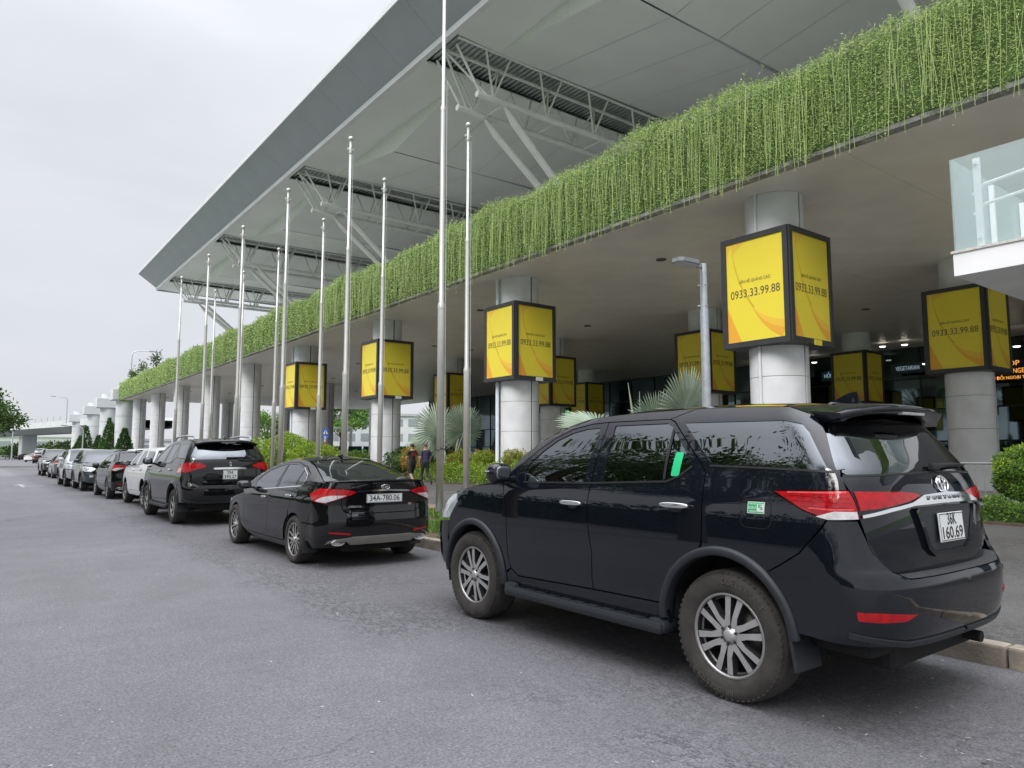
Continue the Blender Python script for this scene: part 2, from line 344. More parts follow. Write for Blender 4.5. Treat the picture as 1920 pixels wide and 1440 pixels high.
# ================================================================ columns
M_clad = mat('column_cladding', (.69, .70, .72), .36, .0, var=.09, scale=1.6, spec=.5)
M_clad2 = mat('column_core', (.05, .05, .055), .7)
M_pipe = mat('white_pvc_pipe', (.72, .78, .84), .4, var=.05)
CR = .80
def ring_mesh(z0, z1, r=CR):
    g = MB(); slot = .085
    for a0, a1 in ((R(-90) + slot / 2, R(90) - slot / 2), (R(90) + slot / 2, R(270) - slot / 2)):
        n = 22
        g.lathe([(r, z0 + .004), (r, z1 - .004)], n, None, True, 0, a0, a1); g.lathe([(r - .03, z0), (r - .004, z0), (r, z0 + .004)], n, None, False, 0, a0, a1); g.lathe([(r, z1 - .004), (r - .004, z1), (r - .03, z1)], n, None, False, 0, a0, a1)
        for a in (a0, a1):
            c, s_ = math.cos(a), math.sin(a); g.add([((r - .03) * c, (r - .03) * s_, z0), (r * c, r * s_, z0), (r * c, r * s_, z1), ((r - .03) * c, (r - .03) * s_, z1)], [(0, 1, 2, 3)])
    me = g.mesh('cladding_ring'); me.materials.append(M_clad); return me
CZ = [.14, 1.15, 2.38, 3.60, 4.82, 6.05, 7.28, SOF]
ring_me = [ring_mesh(CZ[i] + .006, CZ[i + 1] - .006) for i in range(7)]
g = MB(); g.lathe([(CR - .032, .13), (CR - .032, SOF)], 32); core_me = g.mesh('core'); core_me.materials.append(M_clad2)
FX = [18.25, 29.8, 43.2]; FY = [11.5 + 12.05 * k for k in range(-1, 9)]
ordw = ['nearest', 'second nearest', 'third nearest', 'fourth nearest', 'fifth nearest', 'sixth nearest', 'seventh nearest', 'eighth nearest', 'farthest']
def column(x, y, label, group, pipes=None):
    c = empty('column', (x, y, 0), 0, label, 'column', group)
    link('core', core_me, c)
    for me in ring_me: link('cladding_ring', me, c)
    if pipes == 'pair':
        for dx, dy in ((-.66, .50), (-.57, .66)):
            g = MB(); g.tube([(dx * 1.12, dy * 1.12, .14), (dx * 1.12, dy * 1.12, SOF)], .065, 10); g.build('drain_pipe', M_pipe, c)
        g = MB()
        for z in (1.6, 3.3, 8.0): g.box((-.66, .62, z), (.3, .06, .05), R(50))
        g.build('pipe_bracket', M_pipe, c)
    elif pipes == 'thin':
        g = MB(); g.tube([(-.84, .06, .14), (-.84, .06, SOF)], .045, 8); g.build('drain_pipe', M_clad, c)
    return c
for k in range(0, 9):
    box_ = 'carrying a yellow advertising box, ' if k < 4 else 'without a box, '
    column(FX[0], FY[k + 1], 'pale clad column in the front row, ' + box_ + (ordw[k] if k < 4 else ordw[k - 4]) + ' such', 'front row columns under the deck', 'thin' if k == 0 else ('pair' if k in (1, 3) else None))
column(FX[0], FY[0], 'pale clad front row column outside the right edge of the photo', 'front row columns under the deck')
for k in range(0, 9):
    column(FX[1], FY[k + 1] - .6 * (k < 4), 'shaded clad column in the middle row, ' + ordw[k] + ' of that row', 'middle row columns under the deck')
for k in range(0, 6):
    column(FX[2], FY[k + 1] - 1.6, 'dim clad column in the back row by the glass front, ' + ordw[k] + ' of that row', 'back row columns under the deck')

# ================================================================ advertising boxes round the columns
M_frame = mat('charcoal_frame', (.045, .045, .048), .45, .2, var=.1)
M_yel = mat('yellow_print', (.80, .655, .055), .42, var=.03, scale=.6, spec=.4)
M_yel2 = mat('pale_yellow_print', (.83, .68, .10), .42, var=.03, scale=.6, spec=.4)
M_or1 = mat('orange_print', (.80, .40, .045), .42, var=.04, scale=.6, spec=.4)
M_or2 = mat('light_orange_print', (.82, .52, .06), .42, var=.04, scale=.6, spec=.4)
M_ink = mat('printed_grey_ink', (.10, .09, .05), .5, var=0)
BW, BZ0, BZ1 = 2.10, 4.45, 7.62
BH = BZ1 - BZ0
# one face lies in local XZ looking along -Y
g = MB(); fb = .15; h = BW / 2
T90 = Matrix.Rotation(R(90), 4, 'X')
for (x0, x1, z0, z1) in ((-h, h, 0, fb), (-h, h, BH - fb, BH), (-h, -h + fb, fb, BH - fb), (h - fb, h, fb, BH - fb)):
    g.bx(x0 + .002, x1 - .002, -.05, .0, z0, z1)
frame_me = g.mesh('frame'); frame_me.materials.append(M_frame)
pw2, ph2 = BW - 2 * fb, BH - 2 * fb
g = MB(); g.add([(-pw2 / 2, -.012, fb), (pw2 / 2, -.012, fb), (pw2 / 2, -.012, BH - fb), (-pw2 / 2, -.012, BH - fb)], [(0, 1, 2, 3)]); pan_me = g.mesh('poster'); pan_me.materials.append(M_yel)
def sw(pts, dy):   # print shapes given in fractions of the poster (x right, y up)
    return [((x - .5) * pw2, dy, fb + y * ph2) for x, y in pts]
g = MB()
def curve(a, b, c, n=12): return [((1 - t) ** 2 * a[0] + 2 * t * (1 - t) * b[0] + t * t * c[0], (1 - t) ** 2 * a[1] + 2 * t * (1 - t) * b[1] + t * t * c[1]) for t in [i / n for i in range(n + 1)]]
def band(A, B, dy, mi):
    vs = sw(A, dy) + sw(B, dy); n_ = len(A); g.add(vs, [(i, i + 1, n_ + i + 1, n_ + i) for i in range(n_ - 1)], False, mi)
band(curve((0.0, .36), (.10, .20), (.25, 0)), curve((0, .0), (.0, .0), (.25, 0)), -.0145, 1)                     # lower-left wedge
band(curve((.42, .36), (.62, .12), (1, .09)), curve((.42, .36), (.60, .20), (1, .16)), -.0150, 2)
band(curve((.42, .36), (.62, .10), (.95, .0)), curve((.42, .36), (.62, .13), (1, .085)), -.0155, 1)                # lower-right swoosh
band(curve((.10, 1), (.12, .60), (.47, .32)), curve((.105, 1), (.135, .62), (.49, .33)), -.0145, 3)
band(curve((0, .80), (.02, .92), (.09, 1)), curve((0, 1), (0, 1), (.09, 1)), -.0160, 2)
band(curve((.11, 1), (.11, .94), (.12, .88)), curve((.40, 1), (.22, .97), (.12, .88)), -.0165, 2)                      # upper-left wisp
print_me = g.mesh('print'); [print_me.materials.append(m_) for m_ in (M_yel2, M_or1, M_or2, mat('gold_print', (.62, .42, .02), .42, var=0))]
t1 = text_mesh('LIÊN HỆ QUẢNG CÁO', .125, M_ink, 0, 1.0); t2 = text_mesh('0933.33.99.88', .33, M_ink, 0, 1.56, .0)
g = MB(); g.bx(-h, h, -h, h, 0, .03)
lid_me = g.mesh('box_plate'); lid_me.materials.append(M_frame)
M_tag = mat('small_sign_plate', (.72, .72, .70), .5, var=.05)
def adbox(x, y, label, tagmat=None):
    a = empty('advertising_box', (x, y, BZ0), 0, label, 'advertising box', 'yellow advertising boxes on the columns')
    link('box_plate', lid_me, a); link('box_plate', lid_me, a, (0, 0, BH - .03))
    for k, rz in enumerate((0, -90, 90, 180)):
        c, s_ = math.cos(R(rz)), math.sin(R(rz)); off = Vector((s_ * h, -c * h, 0))
        def put(n, me, dy, z, par=a, rx=0):
            loc = Vector((-s_ * dy * -1, c * dy * -1, z)); loc = off + Vector((s_ * dy, -c * dy, z)); return link(n, me, par, loc, (rx, 0, R(rz)))
        put('frame', frame_me, 0.0, 0)
        p = put('poster', pan_me, 0, 0)
        if k < 2:
            link('print', print_me, p); link('lettering', t1, p, (0, -.019, BH / 2 + .27), (R(90), 0, 0)); link('lettering', t2, p, (0, -.019, BH / 2 - .08), (R(90), 0, 0))
    if tagmat: g = MB(); g.bx(-.02, .34, -h - .075, -h - .055, -.02, .13); g.build('maker_plate', tagmat, a)
    return a
bl = ['large bright advertising box on the column nearest the road, upper right of the photo', 'advertising box on the second front column, above the dark mirror of the large black car', 'advertising box on the third front column, right of centre above the sedan', 'advertising box on the fourth front column, leftmost of the yellow boxes']
for k in range(4): adbox(FX[0], FY[k + 1], bl[k], mat('yellow_black_plate', (.70, .62, .05), .5) if k == 0 else M_tag)
bl = ['shaded box on the middle row column at the right edge, below the white balcony', 'shaded advertising box partly hidden by the grey lamp post', 'shaded advertising box half hidden behind the second front box', 'shaded advertising box behind the fan palm between two flagpoles']
for k in range(4): adbox(FX[1], FY[k + 1] - .6, bl[k])
bl = ['small dim advertising box deep under the deck left of the shop sign', 'dim advertising box hidden behind the lamp post column', 'small dim advertising box deep in the shade above the palm leaves']
for k in range(3): adbox(FX[2], FY[k + 2] - 1.6, bl[k])

# ================================================================ great roof
M_roofp = mat('roof_underside', (.70, .725, .725), .5, .0, var=.05, scale=.3)
M_roofe = mat('roof_edge_metal', (.39, .415, .465), .45, .1, var=.06, scale=.4)
M_roofl = mat('roof_lip', (.66, .68, .70), .45, .1, var=.08, scale=.6)
M_truss = mat('truss_paint', (.72, .73, .73), .45, var=.08, scale=2)
M_louv = mat('corrugated_metal', (.40, .43, .43), .45, .3, var=.25, scale=1.2)
RY0, RY1 = -9.5, 93.2
TY = [9.1 + 19.3 * k for k in range(-1, 5)]
roof = empty('terminal_roof', (0, 0, 0), 0, 'vast grey overhanging roof with folded underside above the planted deck', 'roof')
# outer eave wedge, built in strips with open joints
n_ = 30; L_ = (RY1 - RY0) / n_
g = MB(); a = .006
prof = [(14.9, 22.95), (14.9, 22.72), (16.88, 21.30), (17.3, 21.75), (17.3, 23.0)]
T_ = Matrix(((1, 0, 0, 0), (0, 0, 1, 0), (0, 1, 0, 0), (0, 0, 0, 1)))
g.prism(prof, a, L_ - a, T_); eme = g.mesh('eave_panel'); eme.materials.append(M_roofe)
g = MB(); g.bx(14.86, 14.97, a, L_ - a, 22.70, 23.02); lme = g.mesh('eave_lip'); lme.materials.append(M_roofl)
g = MB(); g.bx(16.84, 17.12, a, L_ - a, 21.02, 21.42); l2 = g.mesh('gutter_panel'); l2.materials.append(M_roofl)
for i in range(n_):
    y = RY0 + L_ * i
    link('eave_panel', eme, roof, (0, y, 0)); link('eave_lip', lme, roof, (0, y, 0)); link('gutter_panel', l2, roof, (0, y, 0))
SW = 1.45; RXI = 56.0
for k in range(len(TY)):
    ya = TY[k] + SW; yb = (TY[k + 1] - SW) if k + 1 < len(TY) else RY1
    if k == 0: ya = max(ya, RY0)
    ym = (ya + yb) / 2; full = k + 1 < len(TY)
    g = MB(); t = .12
    zf = 21.02; zm = 19.9 if full else 20.6
    # outer flat panel
    g.add([(17.1, ya, 21.12), (17.1, yb, 21.12), (19.6, yb, zf), (19.6, ym, zf), (19.6, ya, zf)], [(0, 1, 2, 3, 4)])
    o_ = g.build('outer_soffit', M_roofp, roof)
    g = MB(); g.add([(19.6, ya, zf), (19.6, yb, zf), (19.75, ym, zm)], [(0, 1, 2)]); g.build('fold_fin', M_white, roof)  # white stands for the sky light this fin catches
    dz = .06   # recessed groove along the fold
    for (p, q, s_) in ((ya, ym, 1), (yb, ym, -1)):
        for i in range(12):      # panels with open joints
            fa, fb2 = (i + (.0 if i == 0 else .004)) / 12, (i + .996) / 12; la = lambda f, x0: x0 + (RXI - x0) * f
            g = MB(); g.add([(la(fa, 19.6), p, zf + .6 * fa), (la(fa, 19.752), q - .05 * s_, zm + .6 * fa), (la(fb2, 19.752), q - .05 * s_, zm + .6 * fb2), (la(fb2, 19.6), p, zf + .6 * fb2)], [(0, 1, 2, 3)]); g.build('inner_soffit', M_roofp, roof)
    g = MB(); g.bx(19.9, RXI, ym - .06, ym + .06, zm + .10, zm + .14); g.build('fold_groove', M_roofe, roof)
g = MB(); g.bx(17.0, RXI, RY0, RY1, 22.6, 22.9); g.build('roof_skin', M_roofe, roof)
g = MB(); g.bx(17.0, RXI, RY1 - .12, RY1, 20.95, 22.6); g.build('gable_fascia', M_roofe, roof)
tl = ['hidden beyond the right edge', 'at the top right, only its lower strut showing above the vines', 'nearest whole, above the tall centre flagpole', 'second, left of the nearest', 'third from the right', 'farthest, against the open sky at the roof end']
for k, y0 in enumerate(TY):
    if k == 0: continue
    tr = empty('roof_truss', (0, y0, 0), 0, 'pale tubular roof truss, ' + tl[k], 'roof truss', 'roof trusses')
    g = MB(); x = 17.25
    while x < 38: g.box((x, 0, 21.32), (.15, 2 * SW - .04, .05), 0); x += .30
    o_ = g.build('louvre_deck', M_louv, tr); o_['kind'] = 'stuff'
    g = MB(); g.bx(17.2, 38, -SW + .5, SW - .02, 21.55, 21.58); g.build('deck_backing', M_louv, tr)
    g = MB(); g.tube([(17.3, 0, 21.1), (48, 0, 21.1)], .09, 10); g.build('top_chord', M_truss, tr)
    for s_ in (-1, 1):
        g = MB(); g.tube([(18.7, s_ * .88, 18.9), (48, s_ * .88, 18.9)], .155, 12); g.build('bottom_chord', M_truss, tr)
        g = MB(); g.tube([(17.3, s_ * 1.35, 21.05), (48, s_ * 1.35, 21.05)], .07, 8); g.build('top_chord', M_truss, tr)
        g = MB(); g.tube([(20.4, s_ * .85, 18.75), (21.0, s_ * .80, 18.15), (23.2, s_ * .68, 16.4), (31.2, s_ * .28, 10.0)], [.08, .20, .20, .14], 12); g.build('strut', M_truss, tr)
        g = MB(); g.tube([(17.5, s_ * .9, 21.0), (18.9, s_ * .88, 19.0)], .065, 8); g.build('diagonal', M_truss, tr)
        g = MB(); g.tube([(17.4, 0, 21.05), (19.3, s_ * .88, 19.0)], .065, 8); g.build('diagonal', M_truss, tr)
        x = 19.4
        while x < 36:
            for dx, ty in ((-.75, s_ * 1.3), (.75, s_ * 1.3), (.9, 0)):
                g = MB(); g.tube([(x + .3, s_ * .88, 18.95), (x + .3 + dx, ty, 21.05)], .055, 8); g.build('diagonal', M_truss, tr)
            x += 3.4
    x = 20.4
    while x < 40: g = MB(); g.tube([(x, -.88, 18.9), (x, .88, 18.9)], .05, 8); g.build('cross_bar', M_truss, tr); x += 3.4

# ================================================================ glass front under the deck
M_glass = mat('dark_facade_glass', (.085, .115, .125), .03, 1, var=.25, scale=.4)
M_mull = mat('dark_mullion', (.03, .033, .036), .4, .4, var=.1)
BX = 52.0
bld = empty('terminal_front', (0, 0, 0), 0, 'dark glazed terminal front deep in the shade under the deck', 'building')
pn, ph = 3.0, 2.16
g = MB(); g.rbox((0, 0, 0), (.04, pn - .09, ph - .09), .004); pme = g.mesh('pane'); pme.materials.append(M_glass)
yy = -14.0; j = 0
while yy < 88:
    for i in range(4): link('pane', pme, bld, (BX - .05, yy + pn / 2, .14 + ph * (i + .5)), (0, rng.uniform(-.006, .006), rng.uniform(-.008, .008)))
    yy += pn; j += 1
g = MB()
for q in range(j + 1): g.bx(BX - .14, BX, -14 + pn * q - .04, -14 + pn * q + .04, .14, SOF)
for i in range(5): g.bx(BX - .12, BX - .01, -14, -14 + pn * j, .14 + ph * i - .04, .14 + ph * i + .04)
g.build('mullion_grid', M_mull, bld)
g = MB(); g.bx(BX + .02, BX + 10, -14, -14 + pn * j, .14, SOF); g.build('inner_wall', mat('dim_interior', (.035, .04, .045), .8, var=.4, scale=.6), bld)
g = MB(); g.bx(RXI - 2, RXI + 6, -14, 90, 9.91, 20.9); g.build('upper_front', M_glass, bld)
# lit shop signs
def sign(y, z, w, hh, body, c, label, bgc=(.02, .05, .07), e=1.2, size=None, x=BX - .9):
    s_ = empty('shop_sign', (x, y, z), 0, label, 'shop sign')
    g = MB(); g.bx(-.02, .1, -w / 2, w / 2, -hh / 2, hh / 2); g.build('sign_board', mat('sign_board', bgc, .4), s_)
    for b_, sz, ww in body:
        zz = 0
        link('lettering', text_mesh(b_, sz, mat('lit_lettering', c, .5, var=0, emit=e), .01, ww), s_, (-.04, 0, zz), (R(90), 0, R(-90)))
    return s_
sign(27.3, 7.25, 2.8, .7, [('HỒNG TRÀ SỮA', .40, 2.3)], (.40, .70, .85), 'dark shop sign with pale blue letters HỒNG TRÀ behind the nearest column', e=.22)
sign(22.45, 7.30, 2.2, .7, [('VEGETARIAN', .42, 1.55)], (.50, .64, .74), 'dark shop sign reading VEGETARIAN under the deck', e=.20)
sign(30.6, 7.1, 1.9, .7, [('MY   P', .40, 1.2)], (.6, .66, .72), 'small dark sign with pale letters beside the nearest column', e=.18)
sign(16.45, 7.02, 1.5, .44, [('SHOP', .44, 1.15)], (1.0, .42, .10), 'orange lit shop sign at the right edge of the photo', bgc=(.03, .02, .015), e=.6)
sign(16.45, 6.54, 1.8, .44, [('EXCHANGE', .42, 1.6)], (1.0, .42, .10), 'orange lit exchange sign between the two other orange signs', bgc=(.03, .02, .015), e=.6)
sign(16.6, 6.14, 2.4, .3, [('THU ĐỔI NGOẠI TỆ', .27, 2.2)], (1.0, .46, .10), 'orange lit currency sign low at the right edge', bgc=(.03, .02, .015), e=.6)
sb = empty('rate_board', (31.4, 35.9, 1.9), 0, 'small green and yellow rate board between two columns', 'board')
g = MB(); g.bx(0, .1, -.75, .75, -.1, 2.6); g.build('board', M_dark, sb)
for i in range(6):
    for jx in range(3):
        g = MB(); g.bx(-.012, 0, -.66 + .46 * jx, -.28 + .46 * jx, .12 + .4 * i, .42 + .4 * i); g.build('display_cell', mat('display', (.10, .55, .15) if i > 4 else ((.85, .60, .12) if (i + jx) % 3 else (.7, .2, .1)), .5, emit=.35, var=0), sb)
M_lamp = mat('lit_downlight', (1, .95, .85), .5, var=0, emit=1.6)
for i_, (y, z, x) in enumerate(((28.6, 8.2, 50), (25.0, 8.3, 50), (22.6, 8.5, 48), (21.2, 8.45, 48), (20.4, 7.2, 49), (33.5, 7.9, 50), (15.0, 7.6, 48))):
    g = MB(); g.lathe([(0, 0), (.16, 0), (.2, .06), (.0, .06)], 12); o_ = g.build('ceiling_spotlight', M_lamp, None, (x, y, z)); tag(o_, 'tiny lit spotlight ' + ['left of the HỒNG TRÀ sign', 'right above the HỒNG TRÀ sign', 'first above the VEGETARIAN sign', 'second above the VEGETARIAN sign', 'right of the VEGETARIAN sign', 'far left behind the nearest column', 'above the orange signs'][i_], 'spotlight', 'lit spotlights deep under the deck')
# ================================================================ hanging vines on the deck edge
M_vine = leaf_mat('vine_leaf', (.19, .31, .095), (.58, .70, .28), .5, .38)
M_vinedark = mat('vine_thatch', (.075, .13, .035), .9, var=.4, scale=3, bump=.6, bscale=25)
def vine_curtain():
    quads = []
    def top(y): return 11.32 + .16 * np.sin(y * .55) + .10 * np.sin(y * 1.7 + 1) + .22 * (y < 24.3) - .10 * np.clip((y - 60) / 40, 0, 1)
    # (y range, strands per metre, leaf pitch, leaf size)
    for ya, yb, per, pitch, ls in ((-4, 13, 62, .046, .072), (13, 26, 52, .052, .082), (26, 45, 36, .075, .115), (45, 75, 22, .11, .16), (75, 110.6, 16, .15, .21)):
        ns = int((yb - ya) * per)
        y = nrng.uniform(ya, yb, ns); z1 = top(y) + nrng.uniform(-.12, .10, ns)
        short = nrng.random(ns)
        z0 = np.where(short < .84, nrng.uniform(8.74, 8.98, ns) + .06 * np.sin(y * 3.1) + .05 * np.sin(y * 7.3), np.where(short < .975, nrng.uniform(9.2, 10.6, ns), nrng.uniform(8.35, 8.75, ns)))
        x = DX0 - .30 - nrng.random(ns) ** 1.6 * .38
        wob = nrng.uniform(0, 6.28, ns); amp = nrng.uniform(.01, .06, ns); lean = nrng.normal(0, .05, ns)
        m = int(2.9 / pitch)
        t = (np.arange(m) + .5) / m
        Z = z1[:, None] + (z0 - z1)[:, None] * t[None]
        Y = y[:, None] + amp[:, None] * np.sin(wob[:, None] + t[None] * 7) + lean[:, None] * t[None]
        bul = .30 * np.exp(-((t[None] - .03) / .10) ** 2)                      # folds back over the trough at the top
        X = x[:, None] + bul + .03 * np.sin(wob[:, None] * 2 + t[None] * 11) - .10 * np.sin(np.pi * np.clip(t[None] * 1.05, 0, 1)) * nrng.random(ns)[:, None]
        L = (z1 - z0)[:, None]; use = (np.broadcast_to(nrng.random((ns, m)), Z.shape) < (L / 2.9) * 1.1)
        P = np.stack([X, Y, Z], -1)[use]; n = len(P)
        P = P + nrng.normal(0, .012, (n, 3))
        d = nrng.normal(size=(n, 3)) * np.array([.7, .85, .45]); d[:, 2] -= .15; d[:, 0] -= .35
        nr = nrng.normal(size=(n, 3)) * .45 + np.array([-.8, 0, .55])
        quads.append(leaves(P, d, nr, nrng.uniform(.75, 1.3, n) * ls, nrng.uniform(.24, .36, n) * ls))
    # tufts along the top
    for ya, yb, cnt, ls in ((-6, 26, 15000, .085), (26, 60, 8000, .13), (60, 110.6, 6000, .19)):
        y = nrng.uniform(ya, yb, cnt); P = np.column_stack([nrng.uniform(DX0 - .42, DX0 + .35, cnt), y, top(y) - .30 + np.abs(nrng.normal(0, .15, cnt)) * (.5 + .5 * np.sin(y * 2.1) ** 2)])
        d = nrng.normal(size=(cnt, 3)); d[:, 2] += .5; nr = rdir(cnt); quads.append(leaves(P, d, nr, nrng.uniform(.7, 1.3, cnt) * ls, .36 * ls))
    # the short end of the deck
    cnt = 9000; P = np.column_stack([nrng.uniform(DX0 - .5, DX0 + 5, cnt), DY1 + .3 + nrng.random(cnt) * .3, nrng.uniform(8.75, 11.2, cnt)]); d = nrng.normal(size=(cnt, 3)); d[:, 2] -= .6; quads.append(leaves(P, d, rdir(cnt), np.full(cnt, .22), np.full(cnt, .07)))
    # stray runners standing up
    for y in (3.8, 6.2, 7.4, 8.9, 10.9, 11.4, 12.8, 15.2, 19, 22.0):
        m = 16; t = np.arange(m) / m; h_ = rng.uniform(.25, .6)
        P = np.column_stack([DX0 - .1 + .15 * t, y + rng.uniform(-.4, .4) * t, top(np.array([y]))[0] - .1 + h_ * t]); d = nrng.normal(size=(m, 3)); quads.append(leaves(P, d, rdir(m), np.full(m, .08), np.full(m, .03)))
    return np.concatenate(quads)
vq = vine_curtain()
tag(soup(vq, 'hanging_vines', M_vine), 'thick curtain of green trailing vines hanging from the deck edge', 'vines', kind='stuff')
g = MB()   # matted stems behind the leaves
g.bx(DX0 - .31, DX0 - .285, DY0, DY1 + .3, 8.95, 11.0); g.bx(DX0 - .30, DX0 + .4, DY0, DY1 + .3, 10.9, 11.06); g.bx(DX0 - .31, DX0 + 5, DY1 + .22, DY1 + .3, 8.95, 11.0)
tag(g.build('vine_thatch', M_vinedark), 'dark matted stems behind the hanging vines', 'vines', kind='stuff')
# pale stem threads over the leaves
n_ = 900; y = nrng.uniform(-5, 40, n_); w = .0035 + .0002 * np.clip(y, 0, 60); x = DX0 - .55 - nrng.random(n_) * .22; z1 = nrng.uniform(10.2, 11.2, n_); z0 = z1 - nrng.uniform(.8, 2.5, n_); z0 = np.maximum(z0, 8.45); yy = y + nrng.normal(0, .12, n_)
q = np.stack([np.column_stack([x, y - w, z1]), np.column_stack([x, y + w, z1]), np.column_stack([x - .03, yy + w, z0]), np.column_stack([x - .03, yy - w, z0])], 1)
tag(soup(q, 'vine_stems', leaf_mat('vine_stem', (.20, .30, .09), (.46, .55, .22), .5, .1)), 'pale trailing stems over the vine leaves', 'vines', kind='stuff')

# ================================================================ shrubs and hedges
def blob(c, r, n, ls, wd=.5, flat=.0, shell=.35, noise_=.18):
    """leaf cloud: leaves concentrated in the outer shell of an uneven ellipsoid"""
    d = rdir(n); ph = nrng.uniform(0, 6.28, 6)
    bump = 1 + noise_ * (np.sin(d[:, 0] * 5 + ph[0]) * np.sin(d[:, 1] * 5 + ph[1]) + .6 * np.sin(d[:, 2] * 8 + ph[2] + d[:, 0] * 6))
    rad = (1 - shell * nrng.random(n) ** 1.7) * bump
    P = np.asarray(c) + d * rad[:, None] * np.asarray(r)
    dd = d * .8 + nrng.normal(size=(n, 3)) * .6; dd[:, 2] += .25
    nr = d + nrng.normal(size=(n, 3)) * .5
    return leaves(P, dd, nr, nrng.uniform(.7, 1.3, n) * ls, nrng.uniform(.8, 1.2, n) * ls * wd)
L_green = leaf_mat('shrub_green', (.065, .14, .025), (.22, .37, .07), .45, .25)
L_lime = leaf_mat('shrub_lime', (.17, .29, .03), (.43, .57, .09), .45, .3)
L_orange = leaf_mat('shrub_orange', (.16, .17, .03), (.55, .26, .05), .45, .25)
L_dark = leaf_mat('shrub_dark', (.025, .06, .012), (.08, .15, .03), .5, .2)
M_stem = mat('shrub_stem', (.11, .08, .05), .9, var=.3, scale=12)
def shrub(x, y, zc, r, n, ls, m, label, cat='shrub', z0=.14, group='clipped shrubs in the planting beds', m2=None, frac=.3):
    s_ = empty('shrub', (x, y, z0), 0, label, cat, group)
    soup(blob((0, 0, zc - z0), r, n, ls), 'foliage', m, s_)
    if m2: soup(blob((0, 0, zc - z0 + r[2] * .25), (r[0] * 1.0, r[1] * 1.0, r[2] * .85), int(n * frac), ls), 'young_foliage', m2, s_)
    g = MB(); g.tube([(0, 0, 0), (.03, .02, (zc - z0) * .6), (-.02, .03, zc - z0)], [.045, .035, .02], 7)
    for a in range(5): g.tube([(0, 0, (zc - z0) * .45), (r[0] * .6 * math.cos(a * 1.3), r[1] * .6 * math.sin(a * 1.3), zc - z0 + .1)], [.02, .008], 5)
    g.build('stem', M_stem, s_)
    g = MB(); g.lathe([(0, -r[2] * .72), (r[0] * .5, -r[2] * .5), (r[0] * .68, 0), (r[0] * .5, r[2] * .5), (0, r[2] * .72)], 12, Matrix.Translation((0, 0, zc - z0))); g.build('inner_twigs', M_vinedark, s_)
    return s_
def hedge(pts, w, h_, n, ls, m, label, z0=.14, name='hedge', group='low hedges'):
    """clipped hedge along a polyline"""
    hd = empty(name, (0, 0, 0), 0, label, 'hedge', group)
    P = np.array(pts, float); seg = np.linalg.norm(np.diff(P, axis=0), axis=1); cum = np.concatenate([[0], np.cumsum(seg)])
    t = nrng.random(n) * cum[-1]; x = np.interp(t, cum, P[:, 0]); y = np.interp(t, cum, P[:, 1])
    i = np.clip(np.searchsorted(cum, t) - 1, 0, len(seg) - 1); dr = (np.diff(P, axis=0) / seg[:, None])[i]; nx, ny_ = dr[:, 1], -dr[:, 0]
    a = nrng.uniform(0, np.pi, n); k = 1 - .3 * nrng.random(n) ** 2; wob = 1 + .13 * np.sin(t * 4.1) + .09 * np.sin(t * 9.7 + 1)
    off = np.cos(a) * w / 2 * k * np.abs(np.cos(a)) ** -.35 * .9; zz = z0 + np.abs(np.sin(a)) ** .55 * h_ * k * wob
    Q = np.column_stack([x + nx * off, y + ny_ * off, zz]); d = np.column_stack([nx * np.cos(a), ny_ * np.cos(a), np.sin(a)]) + nrng.normal(size=(n, 3)) * .7
    soup(leaves(Q, d, rdir(n), nrng.uniform(.7, 1.3, n) * ls, nrng.uniform(.8, 1.2, n) * ls * .55), 'foliage', m, hd)
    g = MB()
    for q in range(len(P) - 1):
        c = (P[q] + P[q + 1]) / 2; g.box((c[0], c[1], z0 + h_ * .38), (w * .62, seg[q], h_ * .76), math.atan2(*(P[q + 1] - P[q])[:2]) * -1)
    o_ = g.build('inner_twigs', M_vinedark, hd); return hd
# planting bed soil and edging
g = MB(); g.bx(15.55, 17.3, 2.0, 8.4, .13, .19); g.bx(17.15, 19.6, 20.5, 46, .13, .19); tag(g.build('planting_bed', M_soil), kind='structure')
hedge([(15.95, 2.2), (15.95, 8.2)], .7, .42, 9000, .07, L_green, 'low green hedge at the right edge below the large round shrub')
hedge([(17.6, 20.8), (17.6, 24.6), (17.6, 31.0)], .8, .85, 16000, .085, L_lime, 'bright green hedge behind the flagpoles in front of the fan palm')
hedge([(18.2, 42.5), (18.4, 52)], .9, 1.0, 7000, .11, L_green, 'dark green hedge between columns above the sedan roof')
shrub(16.75, 5.12, 1.05, (.60, .60, .52), 16000, .065, L_green, 'large round clipped shrub at the right edge in front of the railing', m2=L_lime, frac=.35)
shrub(18.0, 25.7, 1.12, (.56, .56, .46), 5200, .075, L_lime, 'round topiary ball with orange top between flagpole and column', m2=L_orange, frac=.12)
shrub(17.9, 23.3, 1.20, (.58, .58, .46), 4600, .075, L_lime, 'round topiary ball turning orange beside the car mirror', m2=L_orange, frac=.6)
shrub(17.9, 21.6, .95, (.5, .5, .4), 3500, .075, L_lime, 'small lime shrub just above the black car window line', m2=None)
shrub(17.9, 31.0, 1.2, (.95, .95, .75), 5200, .10, L_orange, 'orange leaved croton shrub behind the walking people', m2=L_lime, frac=.25)
shrub(18.2, 33.4, 1.0, (1.0, .9, .75), 4200, .10, L_dark, 'dark rounded shrub left of the orange croton')
shrub(18.0, 27.6, 1.0, (.65, .65, .6), 3600, .085, L_lime, 'yellow green shrub at the foot of the fan palm', m2=L_orange, frac=.35)
shrub(18.2, 29.2, 1.15, (.8, .8, .7), 3600, .095, L_dark, 'dark shrub behind the man in the navy shirt')
shrub(18.4, 39.5, 1.05, (.75, .75, .55), 2600, .11, L_green, 'round green shrub right of the third column, above the sedan')
shrub(18.4, 41.6, 1.05, (.85, .85, .55), 2600, .11, L_green, 'second round green shrub beside the first, above the sedan roof')
